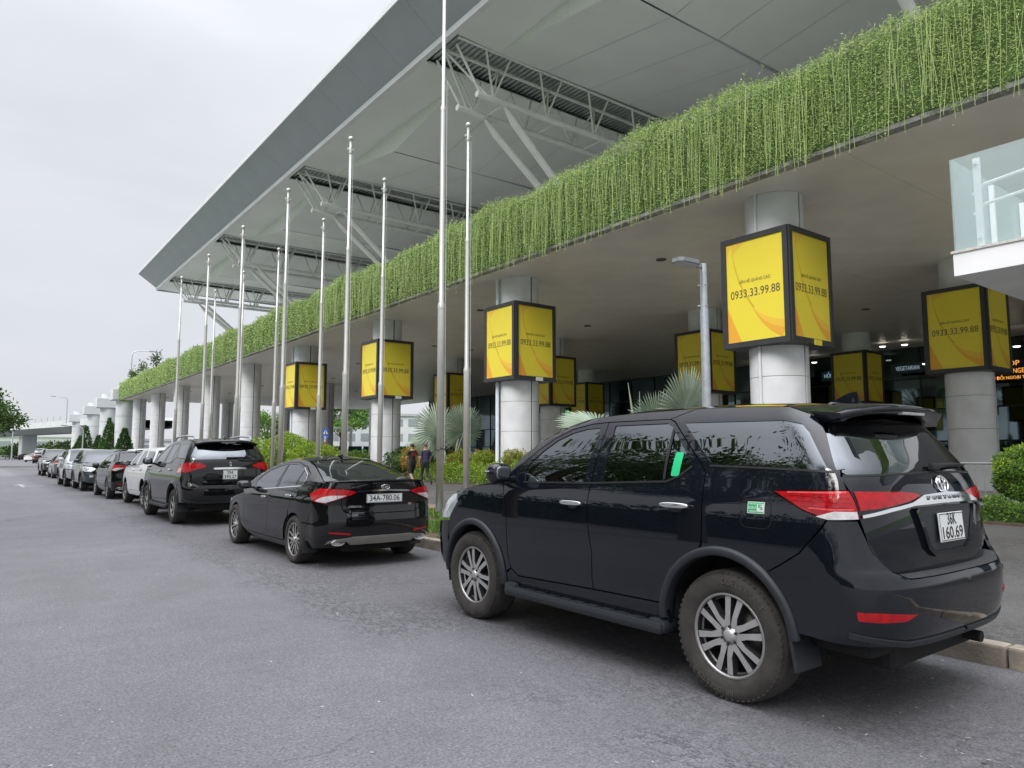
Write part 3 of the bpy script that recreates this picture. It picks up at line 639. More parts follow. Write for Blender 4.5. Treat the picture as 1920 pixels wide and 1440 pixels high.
shrub(14.0, 39.3, 1.15, (2.0, 1.6, 1.25), 11000, .15, L_lime, 'big feathery lime green bush behind the second large car')
shrub(14.6, 36.6, 1.0, (1.4, 1.2, 1.0), 7000, .14, L_lime, 'feathery lime green bush left of the sedan roof')

# ================================================================ silver fan palms
M_palm = leaf_mat('silver_palm_leaf', (.23, .31, .225), (.36, .44, .335), .5, .2)
M_petiole = mat('palm_petiole', (.40, .45, .33), .6, var=.15, scale=9)
M_palmtrunk = mat('palm_boot', (.22, .17, .12), .9, var=.3, scale=10, bump=.5)
def fan_leaf(parent, base, hub, up_, r, spread=300, n=44, droop=.25):
    """petiole from base to hub, and a pleated fan of blades round the hub; up_ = axis of the fan in its plane"""
    base, hub, up_ = Vector(base), Vector(hub), Vector(up_).normalized()
    mid = (base + hub) / 2 + Vector((0, 0, .08))
    g = MB(); g.tube([base, mid, hub], [.045, .032, .02], 7); g.build('petiole', M_petiole, parent)
    side = up_.cross((base - hub).normalized() + Vector((.01, .7, .2))).normalized(); nrm = up_.cross(side).normalized()
    g = MB()
    for i in range(n):
        a = R(-spread / 2 + spread * (i + .5) / n); da = R(spread / n) * .5
        ln = r * (1 - .18 * abs(a) / math.pi) * rng.uniform(.93, 1.05)
        def pt(aa, rr, off): 
            dr = up_ * math.cos(aa) + side * math.sin(aa); return hub + dr * rr + nrm * (off - droop * (rr / r) ** 2 * r * .5 * (.6 + .4 * math.cos(aa)))
        tw = rng.uniform(-.03, .03)
        r1 = ln * .52; r2 = ln * .8
        V = [hub, pt(a - da, r1, 0), pt(a, r1, .035), pt(a + da, r1, 0), pt(a - da * .62 + tw * .5, r2, .004), pt(a + tw * .5, r2, .03), pt(a + da * .62 + tw * .5, r2, .004), pt(a + tw, ln, 0)]
        g.add(V, [(0, 1, 2), (0, 2, 3), (1, 4, 5, 2), (2, 5, 6, 3), (4, 7, 5), (5, 7, 6)])
    return g.build('fan_leaf', M_palm, parent)
def palm(x, y, label, spec, trunk=.5):
    p = empty('fan_palm', (x, y, .14), 0, label, 'palm', 'silver fan palms')
    g = MB(); g.tube([(0, 0, 0), (0, 0, trunk)], [.24, .17], 12)
    for i in range(22):
        a = i * 2.4; z = trunk * (i / 22.); g.tube([(.17 * math.cos(a), .17 * math.sin(a), z), (.34 * math.cos(a), .34 * math.sin(a), z + .22)], [.05, .02], 5)
    g.build('trunk', M_palmtrunk, p)
    for hub, up_, r, sp in spec: fan_leaf(p, (hub[0] * .06, hub[1] * .06, trunk), hub, up_, r, sp)
    return p
palm(17.7, 28.0, 'silver blue fan palm behind the flagpoles, left of the second front column', [((-.5, .35, 2.45), (-.2, .25, 1), 1.35, 310), ((.1, -.9, 2.3), (0, -.5, 1), 1.3, 300), ((-.35, 1.1, 1.95), (-.1, 1, .55), 1.2, 290), ((.7, .2, 2.7), (.4, 0, 1), 1.1, 280), ((-.8, -.3, 1.8), (-.8, -.4, .7), .95, 260)])
palm(13.4, 12.4, 'silver fan palm whose leaf tips rise above the black car roof', [((-.2, 1.25, 2.05), (-.1, .85, .45), 1.25, 280), ((.1, -1.35, 2.35), (0, -.35, 1), 1.1, 250), ((.3, .5, 1.7), (0, .8, .6), 1.1, 220), ((0, -.55, 2.05), (.1, -.6, .8), .95, 200)])
# unopened spear leaves of the near palm
p = bpy.data.objects['fan_palm.001']
for dx, dy, z, t in ((0, .25, 3.15, .35), (.05, -.05, 2.9, .2)):
    g = MB(); g.tube([(0, 0, .5), (dx * .5, dy * .5, z * .6), (dx, dy + t * .3, z)], [.03, .05, .006], 6); g.build('spear_leaf', M_palm, p)
# ================================================================ trees
M_bark = mat('bark', (.13, .10, .075), .9, var=.3, scale=6, bump=.6, bscale=18)
def tree(x, y, h_, cr, n, ls, m, label, name='tree', group='trees', z0=0, seed=1, clusters=26, squash=.62):
    rr = random.Random(seed); t = empty(name, (x, y, z0), 0, label, 'tree', group)
    g = MB(); tp = [(0, 0, 0), (.1 * rr.uniform(-1, 1), .1, h_ * .25), (.2 * rr.uniform(-1, 1), .2 * rr.uniform(-1, 1), h_ * .5), (.3 * rr.uniform(-1, 1), .2, h_ * .78)]
    g.tube(tp, [.028 * h_, .022 * h_, .016 * h_, .006 * h_], 9)
    C_ = []
    for i in range(clusters):
        a = rr.uniform(0, 6.28); e = rr.uniform(-.35, 1); q = rr.uniform(.45, 1.0)
        c = Vector((math.cos(a) * cr * q * math.sqrt(max(0, 1 - e * e * .7)), math.sin(a) * cr * q * math.sqrt(max(0, 1 - e * e * .7)), h_ * .66 + e * cr * squash)); C_.append(c)
        b = Vector(tp[2]).lerp(Vector(tp[1]), rr.random() * .7); md = b.lerp(c, .5) + Vector((0, 0, .12 * h_ * .3)); g.tube([b, md, c], [.009 * h_, .006 * h_, .002 * h_], 5)
    g.build('trunk', M_bark, t)
    Q = [blob(tuple(c), (cr * rr.uniform(.24, .40), cr * rr.uniform(.24, .40), cr * rr.uniform(.12, .2)), n // clusters, ls, .5, shell=.85, noise_=.3) for c in C_]
    soup(np.concatenate(Q), 'crown', m, t); return t
L_tree = leaf_mat('tree_leaf', (.035, .075, .016), (.11, .19, .04), .5, .25)
L_treeb = leaf_mat('tree_leaf_fresh', (.06, .14, .025), (.18, .32, .06), .5, .25)
tree(-1.6, 96, 7.4, 5.4, 9000, .42, L_tree, 'dark leafy tree reaching in from the left edge beyond the road', seed=4)
tree(58, 132, 11.5, 6.0, 7000, .55, L_treeb, 'green tree seen through the columns right of the blue sign', seed=5)
tree(47, 142, 9.0, 5.0, 5000, .5, L_treeb, 'smaller green tree seen under the deck left of the blue sign', seed=6)
tree(72, 150, 9.0, 6.0, 5000, .55, L_treeb, 'distant green tree beyond the columns behind the hoarding', seed=8)
# trees across the road mirrored in cars; unseen hedge added to darken door reflections
for i, (x, y, h_, cr, wd_) in enumerate(((-8.2, 12.5, 14.5, 6.0, 'nearest'), (-10.2, 23.5, 17.0, 6.6, 'second'), (-10.8, 35.5, 16.5, 6.6, 'third'), (-9.5, 2.0, 14.0, 5.8, 'behind the camera'), (-11.5, 49, 15.5, 6.6, 'fourth'))):
    tree(x, y, h_, cr, 15000, .27, L_tree, 'spreading roadside tree across the road seen mirrored in car windows, ' + wd_, seed=20 + i, group='roadside trees across the road', clusters=30, squash=.85)
hedge([(-15.5, -8), (-15.5, 30), (-15.5, 70)], 1.8, 3.4, 6000, .45, L_dark, 'unseen dark hedge added across the road to darken the car door reflections', z0=0)
# conifers among the far piers
L_con = leaf_mat('conifer', (.03, .08, .02), (.10, .19, .05), .6, .15)
def conifer(x, y, h_, r, label):
    t = empty('conifer', (x, y, 0), 0, label, 'tree', 'conical trees by the far piers')
    g = MB(); g.tube([(0, 0, 0), (0, 0, h_ * .9)], [.12, .03], 6); g.build('trunk', M_bark, t)
    n = 1700; u = nrng.random(n) ** .7; a = nrng.uniform(0, 6.28, n); q = (u * r) * (1 - .35 * nrng.random(n) ** 2) * (1 + .15 * np.sin(a * 5 + u * 20))
    P = np.column_stack([q * np.cos(a), q * np.sin(a), h_ * (1 - u * .95)]); d = np.column_stack([np.cos(a), np.sin(a), .6 + nrng.random(n)]); soup(leaves(P, d, rdir(n), np.full(n, .4), np.full(n, .16)), 'crown', L_con, t)
for i, (px, y, h_, r) in enumerate(((232, 103, 4.6, 1.5), (209, 114, 5.6, 1.3), (202, 121, 6.6, 1.5), (183, 128, 4.2, 1.2), (160, 140, 6.0, 1.5), (150, 141, 4.4, 1.8))):
    b = YAW + math.atan((px - 960) / 1346.); conifer(y * math.tan(b), y, h_, r, ['dark conical tree in front of the rightmost far pier', 'slim conical tree right of the second far pier from the right', 'tall conical tree in front of the second far pier', 'low conical tree between the middle far piers', 'tall conical tree beside the leftmost far pier', 'broad low conical tree left of the tall one at the far pier'][i])
# small shrubs growing on the deck edge far end
for i, (y, h_) in enumerate(((98, 1.6), (90, 1.9), (104, 1.1))):
    s_ = empty('deck_plant', (DX0 + .1, y, 11.1), 0, ['leafy sapling standing up from the far vines', 'taller leafy sapling above the far vines', 'twiggy sapling at the far deck corner'][i], 'plant', 'saplings on the far deck edge')
    soup(blob((0, 0, h_ * .6), (.6, .9, h_ * .5), 260, .3, .4, shell=.95, noise_=.4), 'foliage', L_tree, s_); g = MB(); g.tube([(0, 0, 0), (.1, .1, h_)], [.04, .01], 5); g.build('stem', M_stem, s_)
# ================================================================ flagpoles
M_pole = mat('satin_steel_pole', (.60, .60, .585), .38, .45, var=.06, scale=2)
def pole_mesh(H_, s):
    z1, z2 = H_ * .34, H_ * .68
    parts = []
    g = MB(); g.lathe([(0, 0), (.085 * s, 0), (.080 * s, z1)], 20); parts.append(('lower_tube', g.mesh('lower_tube')))
    g = MB(); g.lathe([(.085 * s, z1 - .06), (.085 * s, z1 + .03), (.062 * s, z1 + .10), (.058 * s, z2)], 18); parts.append(('middle_tube', g.mesh('middle_tube')))
    g = MB(); g.lathe([(.064 * s, z2 - .05), (.064 * s, z2 + .03), (.044 * s, z2 + .09), (.036 * s, H_ - .16), (.0, H_ - .16)], 16); parts.append(('upper_tube', g.mesh('upper_tube')))
    g = MB(); g.lathe([(0, H_)] + [(.075 * math.sin(a), H_ - .075 + .075 * math.cos(a)) for a in [math.pi * i / 8 for i in range(1, 9)]], 14); parts.append(('ball_finial', g.mesh('ball_finial')))
    g = MB(); g.rbox((.0, 0, H_ - .40), (.20, .05, .07), .012); g.lathe([(.05, H_ - .52), (.055, H_ - .48), (.05, H_ - .34)], 12); parts.append(('pulley', g.mesh('pulley')))
    g = MB(); g.lathe([(0, 0), (.20 * s, 0), (.20 * s, .025), (.10 * s, .03)], 20)
    parts.append(('base_plate', g.mesh('base_plate')))
    for n, me in parts: me.materials.append(M_pole)
    return parts
std = pole_mesh(10.45, 1.0); big = pole_mesh(13.6, 1.0)
ow = ['nearest', 'second', 'third', 'fourth', 'fifth', 'farthest']
def flagpole(x, y, parts, label):
    f = empty('flagpole', (x, y, .145), 0, label, 'flagpole', 'bare steel flagpoles on the verge')
    for n, me in parts: link(n, me, f)
    g = MB(); g.tube([(.06, -.09, 1.2), (.05, -.07, 9.9)], .004, 5); g.build('halyard', M_white, f); return f
for k, y in enumerate((13.55, 18.63, 23.70, 28.80, 33.95, 39.2)):
    lab = 'tallest steel flagpole, its top out of frame, beside the large black car' if k == 0 else 'slim steel flagpole in the roadside row, %s from the tallest' % ['', 'first', 'second', 'third', 'fourth', 'fifth'][k]
    f = flagpole(8.28, y, big if k == 0 else std, lab)
    if k == 0:
        g = MB(); g.tube([(.1 * math.cos(a), .1 * math.sin(a), 1.42 + .02 * math.sin(3 * a)) for a in [i * .4 for i in range(34)]], .008, 5); g.tube([(.1 * math.cos(a) + .03, .1 * math.sin(a), 1.52 + .09 * math.sin(a)) for a in [i * .4 for i in range(17)]], .008, 5); g.build('rope', M_dark, f)
for k, y in enumerate((15.86, 20.87, 25.98, 31.03, 36.1, 41.3)):
    flagpole(10.5, y, std, 'slim steel flagpole in the row nearer the columns, %s from the camera' % ow[k])
# ================================================================ lamp post
lp = empty('street_lamp', (8.28, 6.37, .135), 0, 'short grey lamp post with flat head in front of the large yellow box', 'street lamp')
g = MB(); g.tube([(0, 0, 0), (0, 0, 3.40)], [.066, .060], 20); g.build('post', M_galv, lp)
g = MB(); g.tube([(0, 0, 3.36), (0, 0, 4.06)], .052, 18); g.build('post_top', M_galv, lp)
g = MB()
for z in (3.45, 3.75):
    for a in range(3): g.tube([(.04 * math.cos(a * 2.1), .04 * math.sin(a * 2.1), z), (.085 * math.cos(a * 2.1), .085 * math.sin(a * 2.1), z)], .010, 6)
g.build('set_screws', M_galv, lp)
M_lhead = mat('lamp_head_grey', (.30, .32, .33), .45, .3)
g = MB(); Tl = Matrix.Rotation(R(6), 3, 'Y'); g.rbox((-.12, 0, 4.02), (.16, .05, .06), .01); g.build('bracket', M_lhead, lp)
g = MB(); pl_ = [(-.17, -.07), (-.17, .07), (-.26, .13), (-.55, .11), (-.60, .06), (-.60, -.06), (-.55, -.11), (-.26, -.13)]; g.prism(pl_, 4.00, 4.055); hd = g.build('lamp_head', M_lhead, lp)
g = MB(); g.prism([(x * .93 - .02, y * .75) for x, y in pl_], 3.988, 3.999); g.build('lens', mat('lamp_lens', (.55, .56, .56), .3), hd)
# ================================================================ white balcony with glass balustrade, right edge
bal = empty('balcony', (10.3, 3.87, 3.82), 0, 'white balcony slab with glass balustrade entering at the right edge', 'balcony')
M_balc = mat('balcony_paint', (.80, .80, .82), .55, var=.07, scale=1.2)
g = MB(); g.prism([(0, 0), (2.6, 0), (2.6, -9), (0, -9)], 0, .30); g.build('slab', M_balc, bal)
g = MB(); g.bx(-.02, 2.62, -9, .02, .302, .335); g.build('coping', mat('stone_coping', (.55, .53, .50), .7, var=.2, scale=30), bal)
M_bglass = bpy.data.materials.new('balustrade_glass'); M_bglass.use_nodes = True
_n = M_bglass.node_tree; _b = _n.nodes['Principled BSDF']; _b.inputs['Base Color'].default_value = (.62, .78, .80, 1); _b.inputs['Roughness'].default_value = .015; _b.inputs['Alpha'].default_value = .26; _b.inputs['Specular IOR Level'].default_value = .9
for k in range(5):
    g = MB(); g.bx(.03, .045, -1.78 * k - 1.76, -1.78 * k - .01, .345, 1.60); g.build('glass_pane', M_bglass, bal)
for k in range(2):
    g = MB(); g.bx(.05 + 1.28 * k, 1.31 + 1.28 * k, -.045, -.03, .345, 1.60); g.build('glass_pane', M_bglass, bal)
for k in range(6):
    g = MB(); g.bx(.10, .14, -1.78 * k - .34, -1.78 * k - .26, .34, 1.55); g.bx(.046, .10, -1.78 * k - .32, -1.78 * k - .28, 1.46, 1.50); g.bx(.046, .10, -1.78 * k - .32, -1.78 * k - .28, .46, .50); g.build('post', M_white, bal)
g = MB(); g.bx(.20, .25, -.30, -.24, .34, 1.5); g.bx(1.20, 1.25, -.12, -.06, .34, 1.5); g.bx(2.4, 2.45, -.12, -.06, .34, 1.5); g.build('post', M_white, bal)
for z in (.95, 1.22):
    g = MB(); g.tube([(.22, -.20, z - .12), (.24, -.34, z), (.24, -9, z + 1.0)], .022, 8); g.build('handrail', M_white, bal)
# ================================================================ railing behind the planting
M_rail = mat('grey_railing', (.30, .31, .32), .45, .5, var=.1)
def railing(x, y0, y1, h_, label):
    r_ = empty('railing', (x, y0, .14), 0, label, 'railing', 'grey bar railings behind the planting')
    g = MB(); g.tube([(0, 0, h_), (0, y1 - y0, h_)], .025, 8); g.build('top_rail', M_rail, r_); g = MB(); g.tube([(0, 0, .12), (0, y1 - y0, .12)], .02, 8); g.build('bottom_rail', M_rail, r_)
    n = int((y1 - y0) / .17); g = MB(); g.tube([(0, 0, .12), (0, 0, h_)], .011, 6); me = g.mesh('bar'); me.materials.append(M_rail)
    for i in range(n + 1): link('bar', me, r_, (0, i * (y1 - y0) / n, 0))
railing(18.1, 3.5, 10.6, 1.12, 'grey bar railing behind the large round shrub at the right')
railing(19.6, 20.2, 33.5, 1.0, 'grey bar railing between the palm and the second front column')
# ================================================================ blue pedestrian sign
ps = empty('road_sign', (16.5, 39.75, .14), 0, 'small blue crossing sign on a red and white striped post', 'road sign')
for i in range(8):
    g = MB(); g.tube([(0, 0, .335 * i), (0, 0, .335 * i + .335)], .035, 10); g.build('post_band', mat('sign_red', (.65, .07, .06), .5) if i % 2 else M_white, ps)
M_blue = mat('sign_blue', (.02, .13, .48), .45)
SP = Matrix.Rotation(R(-20), 4, 'Z')
g = MB(); g.box((0, 0, 2.60), (.36, .03, .36), R(-20)); g.box((0, 0, 2.30), (.36, .03, .20), R(-20)); sgo = g.build('sign_plate', M_blue, ps)
g = MB(); g.add([SP @ Vector(p) for p in [(-.14, -.02, 2.47), (.14, -.02, 2.47), (0, -.02, 2.73)]], [(0, 1, 2)]); g.build('white_triangle', M_white, sgo)
g = MB(); g.add([SP @ Vector(p) for p in [(-.03, -.024, 2.49), (.05, -.024, 2.49), (.02, -.024, 2.61), (-.012, -.024, 2.62)]], [(0, 1, 2, 3)]); g.build('walker_mark', M_dark, sgo)
link('lettering', text_mesh('300m', .12, M_white, 0, .24), sgo, tuple(SP @ Vector((0, -.02, 2.30))), (R(90), 0, R(-20)))
# ================================================================ hoarding, portal and low buildings beyond the deck
g = MB(); M_teal = mat('teal_hoarding', (.02, .10, .13), .55, var=.15)
hb = empty('hoarding', (0, 0, 0), 0, 'dark teal hoarding panels under the far end of the deck', 'hoarding')
for i in range(14):
    g = MB(); g.rbox((36 + 2.0 * i, 104 - .9 * i, 1.35), (1.97, .05, 2.4), .01, Matrix.Rotation(R(-24), 3, 'Z')); g.build('panel', M_teal, hb)
pt_ = empty('gate_portal', (47, 112, .0), R(-25), 'cream height gate beyond the teal hoarding', 'gate')
for x in (-3.6, 3.6): g = MB(); g.rbox((x, 0, 2.9), (.5, .4, 5.8), .03); g.build('post', M_white, pt_)
g = MB(); g.rbox((0, 0, 5.6), (7.8, .3, .3), .03); g.build('beam', M_white, pt_)
kb = empty('ticket_booth', (27.0, 74, .14), R(-20), 'white booth with window behind the blue crossing sign', 'booth')
g = MB(); g.rbox((0, 0, 1.35), (4.2, 2.2, 2.7), .05); g.build('body', M_white, kb); g = MB(); g.bx(-1.5, 1.2, -1.13, -1.102, 1.1, 2.1); g.build('window', M_glass, kb)
M_farwin = mat('far_window', (.30, .34, .36), .2, var=.1)
def far_building(x, y, w, d, h_, rz, label, c, nw, nf):
    b = empty('building', (x, y, 0), rz, label, 'building')
    g = MB(); g.bx(-w / 2, w / 2, -d / 2, d / 2, 0, h_); g.build('wall', mat('far_wall', c, .8, var=.1, scale=.3), b)
    g = MB(); g.bx(-w / 2 - .3, w / 2 + .3, -d / 2 - .3, d / 2 + .3, h_, h_ + .5); g.build('roof', mat('far_roof', (.45, .46, .47), .8), b)
    wm = MB(); wm.bx(-w / nw * .32, w / nw * .32, -.06, 0, 0, h_ / nf * .5); me = wm.mesh('window'); me.materials.append(M_farwin)
    for i in range(nw):
        for j in range(nf): link('window', me, b, (-w / 2 + w / nw * (i + .5), -d / 2 - .005, h_ / nf * (j + .3)))
far_building(66, 146, 30, 10, 9.5, R(-22), 'pale office block seen behind the third front column', (.62, .64, .66), 9, 3)
far_building(30, 178, 24, 8, 4.2, R(-10), 'low white building behind the far columns', (.72, .73, .72), 8, 1)
far_building(10, 420, 120, 20, 9, R(-3), 'long pale shed on the horizon below the flyover', (.60, .62, .62), 16, 1)
# ================================================================ far piers and flyover
M_pier = mat('pale_pier_concrete', (.58, .60, .61), .7, var=.08, scale=.6)
pl_ = ['rightmost far pier, next to the deck end', 'second far pier from the right', 'third far pier from the right', 'leftmost far pier under the flyover end']
for i, (px, zc, zt) in enumerate(((230, 8.9, 10.6), (199, 8.6, 10.4), (174, 8.2, 9.9), (145, 7.7, 9.4))):
    b = YAW + math.atan((px - 960) / 1346.); X_ = 17.3; Y_ = X_ / math.tan(b)
    p = empty('bridge_pier', (X_, Y_, 0), 0, 'round concrete pier with square crosshead, ' + pl_[i], 'pier', 'round piers beyond the deck')
    for j in range(4):
        g = MB(); z0_, z1_ = zc * j / 4, zc * (j + 1) / 4; g.lathe([(1.15, z0_ + .03), (1.15, z1_ - .03)], 24); g.lathe([(1.10, z1_ - .03), (1.10, z1_ + .03)], 24); g.build('shaft_segment', M_pier, p)
    g = MB(); g.rbox((0, 0, zc + .75), (3.6, 2.6, 1.5), .06); g.build('crosshead', M_pier, p)
    g = MB(); g.lathe([(1.05, zc + 1.4), (1.05, zt + .4)], 24); g.lathe([(1.05, zt + .4), (0, zt + .4)], 24, None, False); g.build('upper_stub', M_pier, p)
fl = empty('flyover', (0, 0, 0), 0, 'pale concrete flyover with railing crossing at the far left', 'bridge')
path = [(27, 140), (22, 165), (15.5, 195), (6, 235), (-12, 290), (-60, 380)]
def sweep(sec, zf):
    vs = []; m = len(sec)
    for i, (x, y) in enumerate(path):
        a = path[max(i - 1, 0)]; b_ = path[min(i + 1, len(path) - 1)]; d = Vector((b_[0] - a[0], b_[1] - a[1], 0)).normalized(); s_ = Vector((d.y, -d.x, 0))
        vs += [Vector((x, y, zf(i))) + s_ * u + Vector((0, 0, v)) for u, v in sec]
    g = MB(); g.add(vs, [(i * m + k, i * m + (k + 1) % m, (i + 1) * m + (k + 1) % m, (i + 1) * m + k) for i in range(len(path) - 1) for k in range(m)]); return g
zf = lambda i: 6.4
sweep([(-4.5, 1.0), (-4.5, .5), (-2, -.5), (2, -.5), (4.5, .5), (4.5, 1.0)], zf).build('girder', mat('girder_concrete', (.36, .40, .39), .8, var=.1, scale=.3), fl)
for s_ in (-1, 1): sweep([(4.4 * s_, 1.0), (4.4 * s_, 1.85), (4.65 * s_, 1.85), (4.65 * s_, .6)], zf).build('parapet', M_pier, fl)
for i in range(40):
    t = i / 39 * 5; k = min(int(t), 4); u = t - k; x = path[k][0] * (1 - u) + path[k + 1][0] * u; y = path[k][1] * (1 - u) + path[k + 1][1] * u
    g = MB(); g.tube([(x - 4.4, y - 1, 8.2), (x - 4.4, y - 1, 9.2)], .07, 6); g.build('rail_post', M_galv, fl)
for (x, y) in ((11.5, 211), (-14, 292)):
    g = MB(); g.rbox((x, y, 3), (3.2, 2.6, 6.0), .2, Matrix.Rotation(R(12), 3, 'Z')); g.build('pier', mat('flyover_pier', (.42, .46, .46), .8), fl)
# far street lamps
def far_lamp(px, Y_, h_, label, z0=0, sx=1):
    b = YAW + math.atan((px - 960) / 1346.); l = empty('street_lamp', (Y_ * math.tan(b), Y_, z0), 0, label, 'street lamp', 'tall curved street lamps far off')
    g = MB(); g.tube([(0, 0, 0), (0, 0, h_ * .86), (.15 * sx, 0, h_ * .94), (.7 * sx, 0, h_ * .985), (2.2 * sx, 0, h_)], [.11, .08, .07, .06, .05], 8); g.build('post', M_galv, l)
    g = MB(); g.rbox((2.4 * sx, 0, h_), (.8, .3, .12), .03); g.build('lamp_head', M_lhead, l)
far_lamp(22, 150, 7.4, 'tall curved street lamp at the far left before the flyover')
far_lamp(154, 118, 5.4, 'slim lamp between the far piers', 0, -1)
far_lamp(238, 105, 5.2, 'curved street lamp rising behind the far end of the vines', 9.9)
far_lamp(121, 165, 5.2, 'street lamp standing on the flyover behind the piers', 7.4, -1)
# low guard rail and bushes in the far left distance
gr = empty('guard_rail', (0, 0, 0), 0, 'long low grey guard rail at the far left behind the road', 'guard rail')
g = MB(); g.rbox((-20, 262, .75), (90, .08, .4), .02, Matrix.Rotation(R(-4), 3, 'Z')); g.build('beam', M_galv, gr)
for i in range(24): g = MB(); g.bx(-62 + i * 3.6, -61.85 + i * 3.6, 264.0 - i * .25 + .8, 264.15 - i * .25 + .8, 0, .95); g.build('post', M_galv, gr)
for i, (px, y) in enumerate(((42, 235), (98, 225), (125, 190), (30, 330), (10, 340))):
    b = YAW + math.atan((px - 960) / 1346.); shrub(y * math.tan(b), y, 2.0, (4.2, 3.2, 2.0), 700, .7, L_tree, 'far round bush below the flyover, number %s from the left edge' % ['third', 'fourth', 'fifth', 'second', 'first'][i], z0=0, group='far bushes')
# ================================================================ car kit: panels are cut from smooth body surfaces
def pch(pts):
    x = [float(p[0]) for p in pts]; y = [float(p[1]) for p in pts]; n = len(x)
    h_ = [x[i + 1] - x[i] for i in range(n - 1)]; dl = [(y[i + 1] - y[i]) / h_[i] for i in range(n - 1)]
    m = [0.0] * n
    for i in range(1, n - 1):
        if dl[i - 1] * dl[i] > 0:
            w1 = 2 * h_[i] + h_[i - 1]; w2 = h_[i] + 2 * h_[i - 1]; m[i] = (w1 + w2) / (w1 / dl[i - 1] + w2 / dl[i])
    m[0], m[-1] = dl[0], dl[-1]
    def f(t):
        if t <= x[0]: return y[0]
        if t >= x[-1]: return y[-1]
        i = 0
        while t > x[i + 1]: i += 1
        s = (t - x[i]) / h_[i]; a = s * s * (3 - 2 * s)
        return y[i] * (1 - a) + y[i + 1] * a + h_[i] * (m[i] * s * (1 - s) ** 2 - m[i + 1] * s * s * (1 - s))
    return f
def sstep(t): t = min(max(t, 0), 1); return t * t * (3 - 2 * t)
def arc(yc, zc, r, a0, a1, n): return [(yc + r * math.cos(R(a0 + (a1 - a0) * i / n)), zc + r * math.sin(R(a0 + (a1 - a0) * i / n))) for i in range(n + 1)]

class Surf:
    """vertical skin of a car: half width W(y,z) on the flanks, super-elliptic corners at both ends; x >= 0 half"""
    def __init__(s, W, yf, yr, Lf, nf, Lr, nr):
        s.W, s.yf, s.yr, s.Lf, s.nf, s.Lr, s.nr = W, yf, yr, Lf, nf, Lr, nr
        s.tf, s.cf = s.table(Lf, nf); s.tr, s.cr = s.table(Lr, nr)
    def table(s, L, n):
        ph = np.linspace(0, np.pi / 2, 241); x = .9 * np.cos(ph) ** (2 / n); y = L * (1 - np.sin(ph) ** (2 / n))
        d = np.concatenate([[0], np.cumsum(np.hypot(np.diff(x), np.diff(y)))]); return (d / d[-1], ph), d[-1]
    def P(s, u, z):
        yr, yf = s.yr(z), s.yf(z); a, b = yr + s.Lr, yf - s.Lf
        if u < a:
            c = min((a - u) / s.cr, 1); ph = np.interp(c, *s.tr); return Vector((s.W(a, z) * max(math.cos(ph), 0) ** (2 / s.nr), yr + s.Lr * (1 - math.sin(ph) ** (2 / s.nr)), z))
        if u > b:
            c = min((u - b) / s.cf, 1); ph = np.interp(c, *s.tf); return Vector((s.W(b, z) * max(math.cos(ph), 0) ** (2 / s.nf), yf - s.Lf * (1 - math.sin(ph) ** (2 / s.nf)), z))
        return Vector((s.W(u, z), u, z))
    def u(s, q):
        """vertex spec -> (u,z); (y,z) flank, ('x',x,z) rear view, ('X',x,z) front view"""
        if len(q) == 2:
            y, z = q; yr, yf = s.yr(z), s.yf(z)
            if y < yr + s.Lr:
                t = min(max(1 - (y - yr) / s.Lr, 0), 1); ph = math.asin(t ** (s.nr / 2)); return yr + s.Lr - np.interp(ph, s.tr[1], s.tr[0]) * s.cr, z
            if y > yf - s.Lf:
                t = min(max(1 - (yf - y) / s.Lf, 0), 1); ph = math.asin(t ** (s.nf / 2)); return yf - s.Lf + np.interp(ph, s.tf[1], s.tf[0]) * s.cf, z
            return y, z
        k, x, z = q
        if k == 'x':
            a = s.yr(z) + s.Lr; ph = math.acos(min(max(x / s.W(a, z), 0), 1) ** (s.nr / 2)); return a - np.interp(ph, s.tr[1], s.tr[0]) * s.cr, z
        b = s.yf(z) - s.Lf; ph = math.acos(min(max(x / s.W(b, z), 0), 1) ** (s.nf / 2)); return b + np.interp(ph, s.tf[1], s.tf[0]) * s.cf, z
    def N(s, u, z, e=.004):
        a = s.P(u + e, z) - s.P(u - e, z); b = s.P(u, z + e) - s.P(u, z - e); n = a.cross(b)
        if n.length < 1e-12: return Vector((0, -1 if u < 1 else 1, 0))
        n.normalize(); p = s.P(u, z); ref = Vector((p.x, (p.y - 1.3) * .5, .0)); return n if n.dot(ref) > 0 else -n
    def loop(s, poly, sp, closed=True):
        out = []; m = len(poly)
        for i in range(m if closed else m - 1):
            a, b = poly[i], poly[(i + 1) % m]
            ua, ub = s.u(a), s.u(b); L = math.hypot(ua[0] - ub[0], ua[1] - ub[1]); k = max(1, int(math.ceil(L / sp)))
            for j in range(k):
                t = j / k
                if len(a) == 2 and len(b) == 2: out.append(s.u((a[0] + (b[0] - a[0]) * t, a[1] + (b[1] - a[1]) * t)))
                elif len(a) == 3 and len(b) == 3 and a[0] == b[0]: out.append(s.u((a[0], a[1] + (b[1] - a[1]) * t, a[2] + (b[2] - a[2]) * t)))
                else: out.append((ua[0] + (ub[0] - ua[0]) * t, ua[1] + (ub[1] - ua[1]) * t))
        if not closed: out.append(s.u(poly[-1]))
        return out
def area2(L): return sum(L[i][0] * L[(i + 1) % len(L)][1] - L[(i + 1) % len(L)][0] * L[i][1] for i in range(len(L)))
